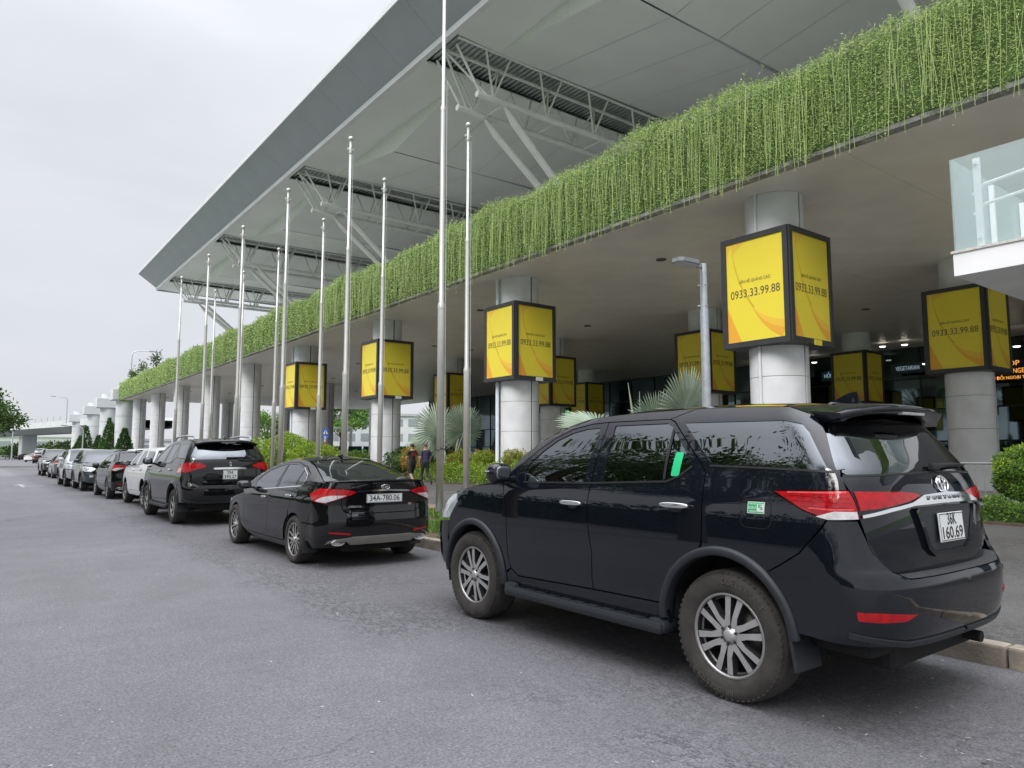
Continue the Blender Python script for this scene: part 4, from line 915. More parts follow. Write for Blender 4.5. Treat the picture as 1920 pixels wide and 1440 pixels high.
def inset(L, g, keep):
    if area2(L) < 0: L = L[::-1]; keep = keep[::-1]
    n = len(L); out = []
    for i in range(n):
        if keep[i]: out.append(L[i]); continue
        a, b, c = L[i - 1], L[i], L[(i + 1) % n]
        e1 = Vector((b[0] - a[0], b[1] - a[1])); e2 = Vector((c[0] - b[0], c[1] - b[1]))
        if e1.length < 1e-9 or e2.length < 1e-9: out.append(b); continue
        e1.normalize(); e2.normalize(); nn = Vector((-e1.y - e2.y, e1.x + e2.x)); 
        if nn.length < 1e-6: out.append(b); continue
        nn.normalize(); k = g / max(.5, nn.dot(Vector((-e1.y, e1.x)))); out.append((b[0] + nn.x * k, b[1] + nn.y * k))
    return out
def inpoly(p, L):
    x, y = p; r = False; j = len(L) - 1
    for i in range(len(L)):
        if (L[i][1] > y) != (L[j][1] > y) and x < (L[j][0] - L[i][0]) * (y - L[i][1]) / (L[j][1] - L[i][1]) + L[i][0]: r = not r
        j = i
    return r
def panel(s, poly, sp=.06, holes=(), off=0.0, gap=.003, rim=.018, sharp=0):
    """triangulated piece of skin with returned edges; x>=0 half"""
    L0 = s.loop(poly, sp)
    def ctr(q): return s.P(*q).x < 1e-4
    L = inset(L0, gap, [ctr(q) for q in L0]); loops = [L]
    for h_ in holes: loops.append(inset(s.loop(h_, sp), -.0, [True] * 9999))
    pts = []; edges = []
    for lp in loops:
        b = len(pts); pts += lp; edges += [(b + i, b + (i + 1) % len(lp)) for i in range(len(lp))]
    us = [p[0] for p in L]; zs = [p[1] for p in L]
    z = math.floor(min(zs) / sp) * sp; row = 0
    bp = np.array(pts)
    while z < max(zs):
        u = math.floor(min(us) / sp) * sp + (sp / 2 if row % 2 else 0)
        while u < max(us):
            if inpoly((u, z), L) and not any(inpoly((u, z), l2) for l2 in loops[1:]) and np.min(np.hypot(bp[:, 0] - u, bp[:, 1] - z)) > sp * .45: pts.append((u, z))
            u += sp
        z += sp * .9; row += 1
    vo, eo, fo, *_ = delaunay_2d_cdt([Vector(p) for p in pts], edges, [], 0, 1e-6)
    tris = []
    for f in fo:
        c = ((vo[f[0]].x + vo[f[1]].x + vo[f[2]].x) / 3, (vo[f[0]].y + vo[f[1]].y + vo[f[2]].y) / 3)
        if inpoly(c, L) and not any(inpoly(c, l2) for l2 in loops[1:]): tris.append(tuple(f))
    Pn = [(s.P(v.x, v.y), s.N(v.x, v.y)) for v in vo]; V = [p + n * off for p, n in Pn]
    T = []
    for f in tris:
        nn = (V[f[1]] - V[f[0]]).cross(V[f[2]] - V[f[0]]); T.append(f if nn.dot(Pn[f[0]][1]) > 0 else f[::-1])
    g = MB(); g.add(V, T, True); g.n = {i: tuple(n) for i, (p, n) in enumerate(Pn)}
    if rim:
        for lp in loops:
            q = [(s.P(*p), s.N(*p)) for p in lp]; n = len(q)
            for i in range(n):
                (p1, n1), (p2, n2) = q[i], q[(i + 1) % n]
                if p1.x < 1e-4 and p2.x < 1e-4: continue
                g.add([p1 + n1 * off, p2 + n2 * off, p2 + n2 * (off - rim), p1 + n1 * (off - rim)], [(0, 1, 2, 3)])
    return g
def mirrored(g):
    m = MB(); m.v = [(-x, y, z) for x, y, z in g.v]; m.f = [f[::-1] for f in g.f]; m.sm = list(g.sm); m.mi = list(g.mi); m.n = {i: (-n[0], n[1], n[2]) for i, n in g.n.items()}; return m
def joined(g):
    """half + mirror image, welded on the centre line"""
    m = MB(); m.v = list(g.v); m.f = [list(f) for f in g.f]; m.sm = g.sm * 2; m.mi = g.mi * 2; idx = {}
    for i, (x, y, z) in enumerate(g.v):
        if abs(x) < 2e-4: idx[i] = i; m.v[i] = (0, y, z)
        else: idx[i] = len(m.v); m.v.append((-x, y, z))
    m.f += [[idx[i] for i in f][::-1] for f in g.f]
    for i, n in g.n.items():
        if idx[i] == i: m.n[i] = (0, n[1], n[2])
        else: m.n[i] = n; m.n[idx[i]] = (-n[0], n[1], n[2])
    return m
def strip(s, pts, w, off=.002, sp=.06, thick=.0):
    """ribbon of width w along a polyline on the skin"""
    L = s.loop(pts, sp, False); g = MB(); V = []; n = len(L)
    for i, q in enumerate(L):
        a, b = L[max(i - 1, 0)], L[min(i + 1, n - 1)]; d = Vector((b[0] - a[0], b[1] - a[1])); d.normalize(); nx, ny_ = -d.y * w / 2, d.x * w / 2
        for k in (-1, 1): V.append(s.P(q[0] + nx * k, q[1] + ny_ * k) + s.N(*q) * off)
    F = [(2 * i, 2 * i + 1, 2 * i + 3, 2 * i + 2) for i in range(n - 1)]
    nn = (V[F[0][1]] - V[F[0][0]]).cross(V[F[0][2]] - V[F[0][0]])
    if nn.dot(s.N(*L[0])) < 0: F = [f[::-1] for f in F]
    g.add(V, F, True)
    if thick:
        for i in range(n - 1):
            for k in (0, 1):
                p, q2 = V[2 * i + k], V[2 * i + 2 + k]; m1, m2 = s.N(*L[i]) * thick, s.N(*L[i + 1]) * thick; g.add([p, q2, q2 - m2, p - m1], [(0, 1, 2, 3)])
    return g
def flare(s, yc, zc, prof, a0, a1, n=36):
    V = []; m = len(prof)
    for i in range(n + 1):
        a = R(a0 + (a1 - a0) * i / n)
        for r, o in prof:
            q = s.u((yc + r * math.cos(a), zc + r * math.sin(a))); V.append(s.P(*q) + s.N(*q) * o)
    g = MB(); F = [(i * m + k, i * m + k + 1, (i + 1) * m + k + 1, (i + 1) * m + k) for i in range(n) for k in range(m - 1)]
    g.add(V, F, True); return g
def cap(s, Qspec, Cpts, sp=.08, na=12, pw=2.2):
    """roof, bonnet or boot skin spanned between an edge line on the flank and the centre line"""
    L = s.loop(Qspec, sp, False); Q = [s.P(*q) for q in L]; n = len(Q)
    cum = [0]
    for i in range(1, n): cum.append(cum[-1] + (Q[i] - Q[i - 1]).length)
    cz = pch([(c[0], c[1]) for c in sorted(Cpts)]); ys = [c[0] for c in Cpts]; y0, y1 = Q[0].y, Q[-1].y
    g = MB(); V = []
    for i, q in enumerate(Q):
        yc = min(max(q.y, min(ys)), max(ys))
        # ease the ends so that the edge line can run round the corner
        c = Vector((0, yc, cz(yc)))
        for k in range(na + 1):
            t = k / na; V.append(Vector((q.x * (1 - t), q.y + (c.y - q.y) * t, q.z + (c.z - q.z) * (1 - (1 - t) ** pw))))
    m = na + 1; F = [(i * m + k, i * m + k + 1, (i + 1) * m + k + 1, (i + 1) * m + k) for i in range(n - 1) for k in range(na)]
    nn = (V[m + 1] - V[0]).cross(V[1] - V[0]); up_ = sum(((V[f[1]] - V[f[0]]).cross(V[f[2]] - V[f[0]])).z for f in F)
    if up_ < 0: F = [f[::-1] for f in F]
    g.add(V, F, True); return g

class Car:
    def __init__(c, name, label, cat, loc, rz, group='cars parked along the kerb', scale=None):
        c.root = empty(name, loc, rz, label, cat, group); c.sc = scale
        if scale: c.root.scale = scale
    def both(c, name, g, m, parent=None, parent2=None):
        a = mirrored(g).build(name, m, parent or c.root); b = g.build(name, m, parent2 or parent or c.root); return a, b
    def mid(c, name, g, m, parent=None): return joined(g).build(name, m, parent or c.root)
# ---------------------------------------------------------------- car materials
def paint(name, c, rough=.22, coat=0.0, metal=0.0, var=.05):
    m = mat(name, c, rough, metal, var=var, scale=3, coat=coat, spec=.62 if coat == 0 else .5); m.node_tree.nodes['Principled BSDF'].inputs['Coat Roughness'].default_value = .02
    return m
P_black = paint('black_car_paint', (.006, .0075, .012), .025)
P_black2 = paint('black_car_paint_plain', (.006, .006, .007), .025)
P_white = paint('white_car_paint', (.72, .73, .72), .3, coat=1)
P_silver = paint('silver_car_paint', (.50, .51, .53), .35, metal=.4, coat=1)
P_grey = paint('grey_car_paint', (.15, .16, .17), .3, metal=.3, coat=1)
P_slate = paint('slate_blue_car_paint', (.045, .060, .070), .3, metal=.2, coat=1)
M_tint = mat('metallised_window_film', (.155, .165, .175), .012, 1, var=0)
M_screen = mat('windscreen_glass', (.05, .06, .065), .02, var=0, spec=.8)
M_rubber = mat('tyre_rubber', (.045, .040, .036), .85, var=.25, scale=14, bump=.15, bscale=90)
M_dusty = mat('dusty_tyre_rubber', (.052, .047, .043), .9, var=.28, scale=11, bump=.2, bscale=90)
M_trim = mat('grained_trim', (.021, .024, .029), .5, var=.1, scale=30, bump=.1, bscale=300)
M_black = mat('satin_black', (.008, .008, .009), .5, var=0)
M_chrome = mat('chrome', (.80, .81, .82), .08, 1, var=.03)
M_alloy = mat('machined_alloy', (.58, .57, .56), .32, .65, var=.06, scale=20)
M_lip = mat('rim_lip_alloy', (.42, .41, .40), .35, .7, var=.06)
M_alloyd = mat('dark_alloy', (.055, .055, .058), .45, .5, var=.1)
M_red = mat('red_lamp_lens', (.40, .006, .010), .06, var=.25, scale=22, spec=.5)
M_redd = mat('dark_red_lamp', (.28, .006, .010), .10, var=.2, scale=30, coat=1)
M_clear = mat('clear_lamp_lens', (.62, .60, .60), .10, var=.2, scale=25, coat=1)
M_headl = mat('headlamp_lens', (.50, .53, .55), .06, .2, var=.3, scale=14, coat=1)
M_plate = mat('plate_white', (.74, .75, .74), .45, var=.03)
M_pink = mat('plate_ink', (.015, .015, .018), .5, var=0)
M_amber = mat('amber_lens', (.75, .22, .02), .1, coat=1)
M_well = mat('wheel_well', (.010, .010, .010), .9, var=.3, scale=8)
M_disc = mat('brake_disc', (.20, .19, .18), .45, .8, var=.2)
M_letter = mat('pale_lettering', (.70, .70, .72), .3, .6, var=0)
M_green = mat('green_sticker', (.02, .48, .16), .5, var=.05)

# ---------------------------------------------------------------- wheels (axle along X, outer face towards -X)
AX = Matrix(((0, 0, 1, 0), (1, 0, 0, 0), (0, 1, 0, 0), (0, 0, 0, 1)))     # local z -> x
def wheel_parts(Rt, Rr, wd, style, tyre, lugs=True, face=M_alloy, back=M_alloyd):
    w = wd / 2; sw_ = Rt - Rr; out_ = []
    g = MB()
    pr = [(Rr - .005, -w * .80), (Rr + .012, -w * .93), (Rr + sw_ * .25, -w * 1.02), (Rr + sw_ * .55, -w * 1.04), (Rr + sw_ * .80, -w * .98), (Rt - .018, -w * .88), (Rt - .004, -w * .76), (Rt, -w * .55), (Rt, 0), (Rt, w * .55), (Rt - .004, w * .76), (Rt - .018, w * .88), (Rr + sw_ * .6, w * 1.02), (Rr, w * .85)]
    g.lathe(pr, 64, AX)
    if lugs:
        for i in range(60):
            for s_ in (-1, 1):
                a = 2 * math.pi * (i + (.5 if s_ > 0 else 0)) / 60; Mx = Matrix.Rotation(a, 3, 'X'); c = Mx @ Vector((s_ * w * .80, 0, Rt - .0225)); g.box(c, (w * .30, .019, .024), 0, 0, Mx @ Matrix.Rotation(s_ * .25, 3, 'Y'))
            Mx = Matrix.Rotation(2 * math.pi * (i + .3) / 60, 3, 'X')
            for h0 in (-.3, .0, .3): g.box(Mx @ Vector((h0 * w * 1.35, 0, Rt - .0042)), (w * .30, .022, .009), 0, 0, Mx @ Matrix.Rotation(.35 if h0 else -.3, 3, 'Z'))
    out_.append(('wheel', g, tyre))
    g = MB(); g.lathe([(Rr + .004, -w * .84), (Rr - .004, -w * .90), (Rr - .014, -w * .86), (Rr - .020, -w * .55), (Rr - .03, -w * .45)], 48, AX); out_.append(('rim_lip', g, M_lip))
    g = MB(); g.lathe([(Rr - .018, -w * .80), (Rr - .026, -w * .3), (Rr - .03, w * .5), (0.0, w * .5)], 40, AX); out_.append(('rim_barrel', g, back))
    g = MB(); g.lathe([(.04, -w * .05), (Rr * .66, -w * .05), (Rr * .66, w * .2)], 32, AX); out_.append(('brake_disc', g, M_disc))
    g = MB(); f = -w * .80
    def spoke(a, r0, r1, w0, w1, off0, off1, f0, f1, th=.05):
        Mx = Matrix.Rotation(a, 3, 'X'); V = []
        for (r, ww, oo, ff) in ((r0, w0, off0, f0), (r1, w1, off1, f1)):
            for (dy, dx) in ((-.5, 0), (.5, 0), (.62, th), (-.62, th)): V.append(Mx @ Vector((ff + dx, oo + dy * ww, r)))
        g.add(V, [(0, 1, 5, 4)], False, 0); g.add(V, [(1, 2, 6, 5), (3, 0, 4, 7), (2, 3, 7, 6), (4, 5, 6, 7), (0, 3, 2, 1)], False, 1)
    r1 = Rr - .012
    if style == 'six_double':
        for k in range(6):
            a = 2 * math.pi * k / 6 + .05
            for s_ in (-1, 1):
                spoke(a, .050, Rr * .48, .044, .034, s_ * .023, s_ * .025, f + .004, f - .002); spoke(a, Rr * .47, r1, .034, .042, s_ * .025, s_ * (.046), f - .002, f + .004)
    elif style == 'five_double':
        for k in range(5):
            a = 2 * math.pi * k / 5
            for s_ in (-1, 1): spoke(a, .05, r1, .030, .022, s_ * .022, s_ * .045, f + .012, f, .035)
            spoke(a + math.pi / 5, .05, r1, .018, .014, 0, 0, f + .018, f + .01, .03)
    elif style == 'six':
        for k in range(6): spoke(2 * math.pi * k / 6, .05, r1, .055, .075, 0, 0, f + .010, f, .04)
    else:
        for k in range(10): spoke(2 * math.pi * k / 10, .05, r1, .026, .030, 0, 0, f + .010, f, .04)
    out_.append(('spokes', g, [face, back]))
    g = MB(); g.lathe([(0, f - .012), (.030, f - .012), (.036, f - .006), (.040, f + .004), (.066, f + .008), (.07, f + .05)], 28, AX); out_.append(('hub_cap', g, face))
    nn = 6 if 'six' in style else 5
    for k in range(nn):
        g = MB(); a = 2 * math.pi * (k + .5) / nn; c = Vector((0, .054 * math.cos(a), .054 * math.sin(a))); g.tube([c + Vector((f - .006, 0, 0)), c + Vector((f + .02, 0, 0))], .009, 8); out_.append(('lug_nut', g, M_alloyd))
    res = []
    for n, g, m in out_:
        me = g.mesh(n)
        for mm in (m if isinstance(m, list) else [m]): me.materials.append(mm)
        res.append((n, me))
    return res
_wh = {}
def put_wheels(car, key, args, tracks, axles, z):
    if key not in _wh: _wh[key] = wheel_parts(*args)
    sc = car.sc or (1, 1, 1); inv = (1, sc[2] / sc[1], 1) if car.sc else None
    ws = []
    for y in axles:
        for s_ in (-1, 1):
            w = link('wheel', _wh[key][0][1], car.root, (s_ * tracks, y, z), (rng.uniform(0, 6), 0, 0) if s_ < 0 else (rng.uniform(0, 6), 0, math.pi), inv)
            for n, me in _wh[key][1:]: link(n, me, w)
            ws.append(w)
    return ws
def plate(car, loc, w, h_, lines, rz=0, tilt=0):
    p = MB(); p.rbox((0, 0, 0), (w, .008, h_), .003); o = p.build('number_plate', M_plate, car.root, loc, (tilt, 0, rz))
    g = MB(); t = .005
    for (x0, x1, z0, z1) in ((-w / 2 + .006, w / 2 - .006, h_ / 2 - .010, h_ / 2 - .006), (-w / 2 + .006, w / 2 - .006, -h_ / 2 + .006, -h_ / 2 + .010), (-w / 2 + .006, -w / 2 + .010, -h_ / 2 + .01, h_ / 2 - .01), (w / 2 - .010, w / 2 - .006, -h_ / 2 + .01, h_ / 2 - .01)): g.bx(x0, x1, -.0052, -.0045, z0, z1)
    g.build('plate_border', M_pink, o)
    for txt, z, s_, ww in lines: link('lettering', text_mesh(txt, s_, M_pink, 0, ww, .0012), o, (0, -.0056, z), (R(90), 0, 0))
    return o
# ================================================================ large SUV body (rear axle at y=0, front towards +y)
def suv_surfs(tweak=None):
    wz = pch([(.15, .80), (.28, .865), (.40, .908), (.50, .920), (.60, .922), (.72, .9275), (.85, .9275), (.97, .924), (1.08, .917), (1.16, .908), (1.22, .894), (1.27, .878), (1.40, .835), (1.55, .765), (1.66, .710), (1.72, .676), (1.80, .62)])
    def W(y, z): return wz(z) * (1 - .055 * sstep((y - 2.2) / 1.7) - .035 * sstep((-.1 - y) / .9)) - (.03 * sstep((y - .9) / 1.1) * sstep((z - 1.3) / .4))
    yr = pch([(.3, -.86), (.8, -.90), (1.0, -.905), (1.2, -.895), (1.3, -.875), (1.37, -.85), (1.5, -.765), (1.62, -.675), (1.70, -.60), (1.76, -.53)])
    yrb = pch([(.36, -.90), (.46, -.95), (.55, -.99), (.66, -1.005), (.76, -1.005), (.81, -.99), (.88, -.95), (.97, -.925), (1.12, -.90)])
    yfl = pch([(.2, 3.52), (.35, 3.64), (.5, 3.71), (.7, 3.735), (.85, 3.71), (.98, 3.64), (1.06, 3.54), (1.14, 3.36)])
    yfu = pch([(1.2, 2.66), (1.25, 2.60), (1.384, 2.43), (1.5, 2.30), (1.604, 2.15), (1.70, 1.90), (1.76, 1.66), (1.80, 1.45)])
    up_ = Surf(W, yfu, yr, .30, 2.4, .36, 3.0); low = Surf(W, yfl, yr, .62, 2.7, .36, 3.0)
    bum = Surf(lambda y, z: W(y, z) + .006, yfl, yrb, .62, 2.7, .42, 3.1)
    return up_, low, bum
M_redl = mat('light_red_guide', (.72, .07, .075), .15, var=.2, scale=40)
def make_suv(car, cfg):
    U, Lw, Bm = suv_surfs(); Pm = cfg['paint']; hero = cfg.get('hero', False); sp = .05 if hero else .10
    side = lambda n, poly, m, s=U, holes=(), **k: car.both(n, panel(s, poly, sp, holes, **{'gap': .0042 if hero else .003, **k}), m)
    ra, yca, zca = .455, .02, .415; yfa, zfa = 2.725, .395
    fdo = [(2.30, 1.232), (2.22, 1.0), (2.19, .62), (2.15, .52), (2.05, .468), (1.145, .492), (1.162, .57), (1.155, .75), (1.204, .967), (1.217, 1.084), (1.20, 1.24), (1.212, 1.72), (1.40, 1.712), (1.62, 1.675), (1.80, 1.605), (1.95, 1.51), (2.09, 1.39)]
    fwh = [(2.00, 1.246), (2.035, 1.33), (1.985, 1.41), (1.89, 1.50), (1.76, 1.588), (1.60, 1.646), (1.45, 1.672), (1.288, 1.680), (1.285, 1.262)]
    rdo = [(1.20, 1.24), (1.217, 1.084), (1.204, .967), (1.155, .75), (1.162, .57), (1.145, .492), (.50, .50)] + arc(yca, zca, ra + .03, 8, 70, 8) + [(.162, .93), (.160, 1.075), (.165, 1.225), (.172, 1.36), (.215, 1.41), (.545, 1.70), (.60, 1.722), (1.212, 1.72)]
    rwh = [(1.085, 1.272), (1.125, 1.690), (.61, 1.692), (.555, 1.668), (.285, 1.405), (.385, 1.335), (.48, 1.30)]
    qwh = [(.455, 1.69), (-.30, 1.680), (-.42, 1.655), (-.47, 1.61), (-.635, 1.385), (.125, 1.412), (.15, 1.425)]
    rail = [(2.33, 1.245), (2.15, 1.40), (1.90, 1.622), (1.66, 1.722), (1.4, 1.762), (1.0, 1.780), (.4, 1.788), (0, 1.783), (-.3, 1.768)]
    quarter = arc(yca, zca, ra, 72, 172, 12)[::1] + [(-.43, .47), (-.45, .50), (-.30, .80), (-.38, .85), (-.50, .93), (-.63, 1.08), (-.655, 1.125), (-.52, 1.165), (-.33, 1.262), (-.60, 1.272), ('x', .80, 1.277), ('x', .79, 1.355), ('x', .674, 1.60), ('x', .62, 1.705), (-.3, 1.768), (0, 1.783), (.40, 1.788), (.60, 1.722), (.545, 1.70), (.215, 1.41), (.172, 1.36), (.165, 1.225), (.160, 1.075), (.162, .93)]
    quarter = arc(yca, zca, ra, 72, 150, 10) + quarter[quarter.index((-.30, .80)):]
    fender = [(2.30, 1.232), (2.75, 1.185), (3.05, 1.13), (3.02, 1.02), (3.16, .86), (3.185, .72)] + arc(yfa, zfa, ra, 28, 172, 14) + [(2.255, .47), (2.15, .52), (2.19, .62), (2.22, 1.0)]
    a, b = side('front_door', fdo, Pm, holes=[fwh]); fd = (a, b)
    gl = car.both('window', panel(U, fwh, sp, off=-.006, gap=-.004, rim=0), M_tint, a, b)
    a, b = side('rear_door', rdo, Pm, holes=[rwh]); rd = (a, b)
    car.both('window', panel(U, rwh, sp, off=-.006, gap=-.004, rim=0), M_tint, a, b)
    if cfg.get('bar', True): car.both('window_divider', strip(U, [(.535, 1.655), (.505, 1.305)], .022, .0), M_black, a, b)
    a, b = side('quarter_panel', quarter, Pm, holes=[qwh]); qp = (a, b)
    car.both('quarter_window', panel(U, qwh, sp, off=-.004, gap=-.004, rim=0), M_tint, a, b)
    side('front_fender', fender, Pm, s=Lw)
    rl = [(2.33, 1.245)] + rail[1:7] + [(.60, 1.722), (1.212, 1.722), (1.40, 1.714), (1.62, 1.677), (1.80, 1.607), (1.95, 1.512), (2.09, 1.392), (2.30, 1.233)]
    side('roof_rail', rl, Pm, gap=.002)
    side('front_pillar', [(2.33, 1.245), (2.15, 1.40), (1.90, 1.622), (1.66, 1.722), ('X', .565, 1.757), ('X', .56, 1.752), ('X', .622, 1.70), ('X', .737, 1.27), ('X', .71, 1.248)], Pm, gap=.0)
    sill = [(2.24, .44), (2.15, .515), (2.05, .465), (1.145, .489), (.50, .497), (.455, .46), (.44, .38), (.6, .34), (2.1, .33)]
    side('sill', sill, cfg.get('sill', Pm), rim=.03)
    # black inner shell closing the gaps, wheel wells, floor
    shell = [(2.3, .4)] + arc(yfa, zfa, ra + .01, 178, 20, 12) + [(3.3, .6), (3.25, 1.04), (2.3, 1.22), (2.1, 1.36), (1.6, 1.66), (1.2, 1.70), (.5, 1.70), (-.3, 1.70), (-.55, 1.3), (-.6, .8), (-.42, .6)] + arc(yca, zca, ra + .01, 165, 5, 12) + [(.6, .4)]
    car.both('inner_shell', panel(U, shell, .14, off=-.022, gap=0, rim=0), M_well)
    for yc, zc in ((yca, zca), (yfa, zfa)):
        g = MB(); V = []
        for i in range(19):
            an = R(-15 + 210 * i / 18)
            for x in (.885, .55): V.append((x, yc + (ra + .012) * math.cos(an), zc + (ra + .012) * math.sin(an)))
        g.add(V, [(2 * i, 2 * i + 1, 2 * i + 3, 2 * i + 2) for i in range(18)], True); g.add([V[2 * i + 1] for i in range(19)], [tuple(range(19))])
        car.both('wheel_well', g, M_well)
    g = MB(); g.rbox((0, 1.35, .42), (1.1, 4.3, .26), .05); g.rbox((0, 1.35, .62), (1.62, 1.8, .5), .05); g.rbox((0, -.62, .55), (1.5, .36, .34), .05); g.rbox((0, 3.3, .62), (1.3, .3, .5), .05)
    car_f = g.build('underbody', M_well, car.root)
    g = MB(); g.tube([(-.72, 0, .38), (.72, 0, .38)], .06, 10); g.tube([(.4, -.9, .36), (.42, -.2, .38)], .035, 8); g.build('rear_axle', M_well, car.root)
    # flares
    fm = cfg.get('flare', M_trim)
    if fm:
        pf = [(ra - .012, -.06), (ra - .012, .018), (ra - .006, .026), (ra + .024, .028), (ra + .040, .018), (ra + .046, -.004)]
        car.both('wheel_arch_flare', flare(U, yca, zca, pf, 0, 176), fm); car.both('wheel_arch_flare', flare(Lw, yfa, zfa, pf, -2, 182), fm)
    # roof
    rq = [('X', 0, 1.772), ('X', .35, 1.770), ('X', .58, 1.755), (1.62, 1.735), (1.4, 1.762), (1.0, 1.780), (.4, 1.788), (0, 1.783), (-.3, 1.768), ('x', .62, 1.707), ('x', .45, 1.745), ('x', 0, 1.752)]
    car.mid('roof', cap(U, rq, [(1.60, 1.775), (1.3, 1.815), (.8, 1.838), (.3, 1.838), (-.2, 1.815), (-.55, 1.76)], .08, 12, 2.0), Pm)
    bq = [('X', 0, 1.06), ('X', .4, 1.07), ('X', .66, 1.085), (3.05, 1.13), (2.75, 1.187), (2.30, 1.236), ('X', .70, 1.24)][:6]
    car.mid('bonnet', cap(Lw, bq, [(3.52, 1.06), (3.4, 1.15), (3.1, 1.225), (2.7, 1.27), (2.3, 1.30)], .08, 12, 2.4), Pm)
    car.mid('windscreen', panel(U, [('X', 0, 1.25), ('X', .70, 1.25), ('X', .735, 1.27), ('X', .62, 1.70), ('X', .56, 1.752), ('X', 0, 1.770)], sp * 1.4, rim=0, gap=0), cfg.get('screen', M_screen))
    g = MB(); g.rbox((0, 2.45, 1.215), (1.5, .5, .06), .02); g.build('cowl', M_black, car.root)
    # front end
    fbp = [(3.185, .72), (3.16, .84), ('X', .62, .80), ('X', .45, .70), ('X', .45, .60), ('X', 0, .60), ('X', 0, .34), ('X', .5, .34), ('X', .7, .38), (3.17, .47), (3.19, .55)]
    car.mid('front_bumper', panel(Lw, fbp, sp * 1.3), Pm)
    car.mid('grille', panel(Lw, [('X', 0, .62), ('X', .43, .62), ('X', .43, .70), ('X', .52, .94), ('X', .48, 1.01), ('X', 0, 1.04)], sp * 1.4, off=-.02), M_black)
    for z in (.70, .78, .86, .94): car.mid('grille_bar', strip(Lw, [('X', 0, z), ('X', .46, z)], .028, .0, thick=.012), cfg.get('grillebar', M_chrome))
    car.both('headlight', panel(Lw, [('X', .52, .93), ('X', .64, .83), (3.16, .865), (3.03, 1.02), (3.06, 1.10), ('X', .64, 1.055), ('X', .50, 1.0)], sp, off=.002), M_headl)
    car.both('fog_lamp', panel(Lw, [('X', .56, .62), ('X', .70, .60), ('X', .70, .72), ('X', .58, .70)], sp, off=.004), cfg.get('fog', M_clear))
    # rear end
    tg = cfg.get('tailgate', [('x', 0, .825), ('x', .60, .825), ('x', .69, .86), ('x', .755, .95), ('x', .79, 1.12), ('x', .795, 1.277), ('x', .80, 1.352), ('x', 0, 1.368)])
    tgo = car.mid('tailgate', panel(U, tg, sp), Pm)
    rg = [('x', 0, 1.378), ('x', .768, 1.362), ('x', .778, 1.376), ('x', .666, 1.60), ('x', .61, 1.67), ('x', 0, 1.70)]
    car.mid('rear_window', panel(U, rg, sp, off=-.003, gap=.002, rim=.006), M_tint, tgo)
    car.mid('window_seal', strip(U, [('x', 0, 1.372), ('x', .785, 1.357)], .012, .001), M_black, tgo)
    rb = [(-.30, .80), (-.38, .845), (-.50, .925), (-.63, 1.075), (-.655, 1.118), ('x', .795, 1.118), ('x', .76, .95), ('x', .69, .855), ('x', .60, .815), ('x', 0, .815), ('x', 0, .46), ('x', .60, .46), (-.66, .475), (-.455, .49)]
    rbo = car.mid('rear_bumper', panel(Bm, rb, sp, rim=.02), Pm)
    # step pad on the bumper ledge
    V = []; n = 18
    for i in range(n + 1):
        x = .68 * i / n; z = .815 if x < .6 else .815 + (x - .6) * .45; p = Bm.P(*Bm.u(('x', x, z))); q = U.P(*U.u(('x', x, z + .004))); V += [p + Vector((0, .004, .002)), Vector((q.x, q.y + .01, z + .012))]
    g = MB(); g.add(V, [(2 * i, 2 * i + 1, 2 * i + 3, 2 * i + 2) for i in range(n)], True); car.mid('step_pad', g, mat('step_pad_grain', (.045, .047, .05), .75, var=.3, scale=60, bump=.5, bscale=160), rbo)
    car.mid('lower_trim', strip(Bm, [('x', 0, .475), ('x', .60, .475), (-.75, .53)], .028, .012, thick=.02), M_trim, rbo)
    if cfg.get('tail', 'wedge') == 'wedge':
        tl = [(-.33, 1.262), (-.60, 1.272), ('x', .798, 1.277), ('x', .792, 1.125), (-.66, 1.122), (-.52, 1.165)]
        a, b = car.both('tail_light', panel(U, tl, sp * .7, off=.010, rim=.03), M_red)
        car.both('clear_lens', panel(U, [(-.60, 1.135), (-.665, 1.120), ('x', .80, 1.127), ('x', .80, 1.165), (-.69, 1.165)], sp * .7, off=.0125, rim=0, gap=0), M_clear, a, b)
        for zz, ya in ((1.215, -.46), (1.24, -.40), (1.19, -.52)): car.both('light_bar', strip(U, [(ya, zz), (-.68, zz), ('x', .81, zz)], .006, .012), M_redd, a, b)
        car.both('light_guide', strip(U, [(-.42, 1.257), (-.66, 1.262), ('x', .81, 1.266)], .010, .0122), M_redl, a, b); car.both('light_guide', strip(U, [(-.56, 1.178), (-.68, 1.172), ('x', .81, 1.176)], .008, .0128), M_redl, a, b)
        ti = [('x', .785, 1.275), ('x', .45, 1.268), ('x', .33, 1.255), ('x', .30, 1.238), ('x', .42, 1.212), ('x', .62, 1.185), ('x', .785, 1.168)]
        car.both('inner_tail_light', panel(U, ti, sp * .7, off=.008, rim=.02), M_red, tgo)
    else:
        tl = cfg['tail']; a, b = car.both('tail_light', panel(U, tl, sp * .7, off=.012, rim=.03), M_red)
        if cfg.get('amber'): car.both('amber_lens', panel(U, cfg['amber'], sp * .7, off=.0145, rim=0), M_amber, a, b)
    if cfg.get('bar_chrome', True):
        cb = [('x', 0, 1.190), ('x', .40, 1.185), ('x', .60, 1.160), ('x', .785, 1.128), ('x', .785, 1.150), ('x', .62, 1.182), ('x', .42, 1.208), ('x', .28, 1.245), ('x', 0, 1.255)]
        cfg_cb = cfg.get('cb', cb); cbo = car.mid('chrome_bar', panel(U, cfg_cb, sp * .7, off=.020, rim=.03), M_chrome, tgo)
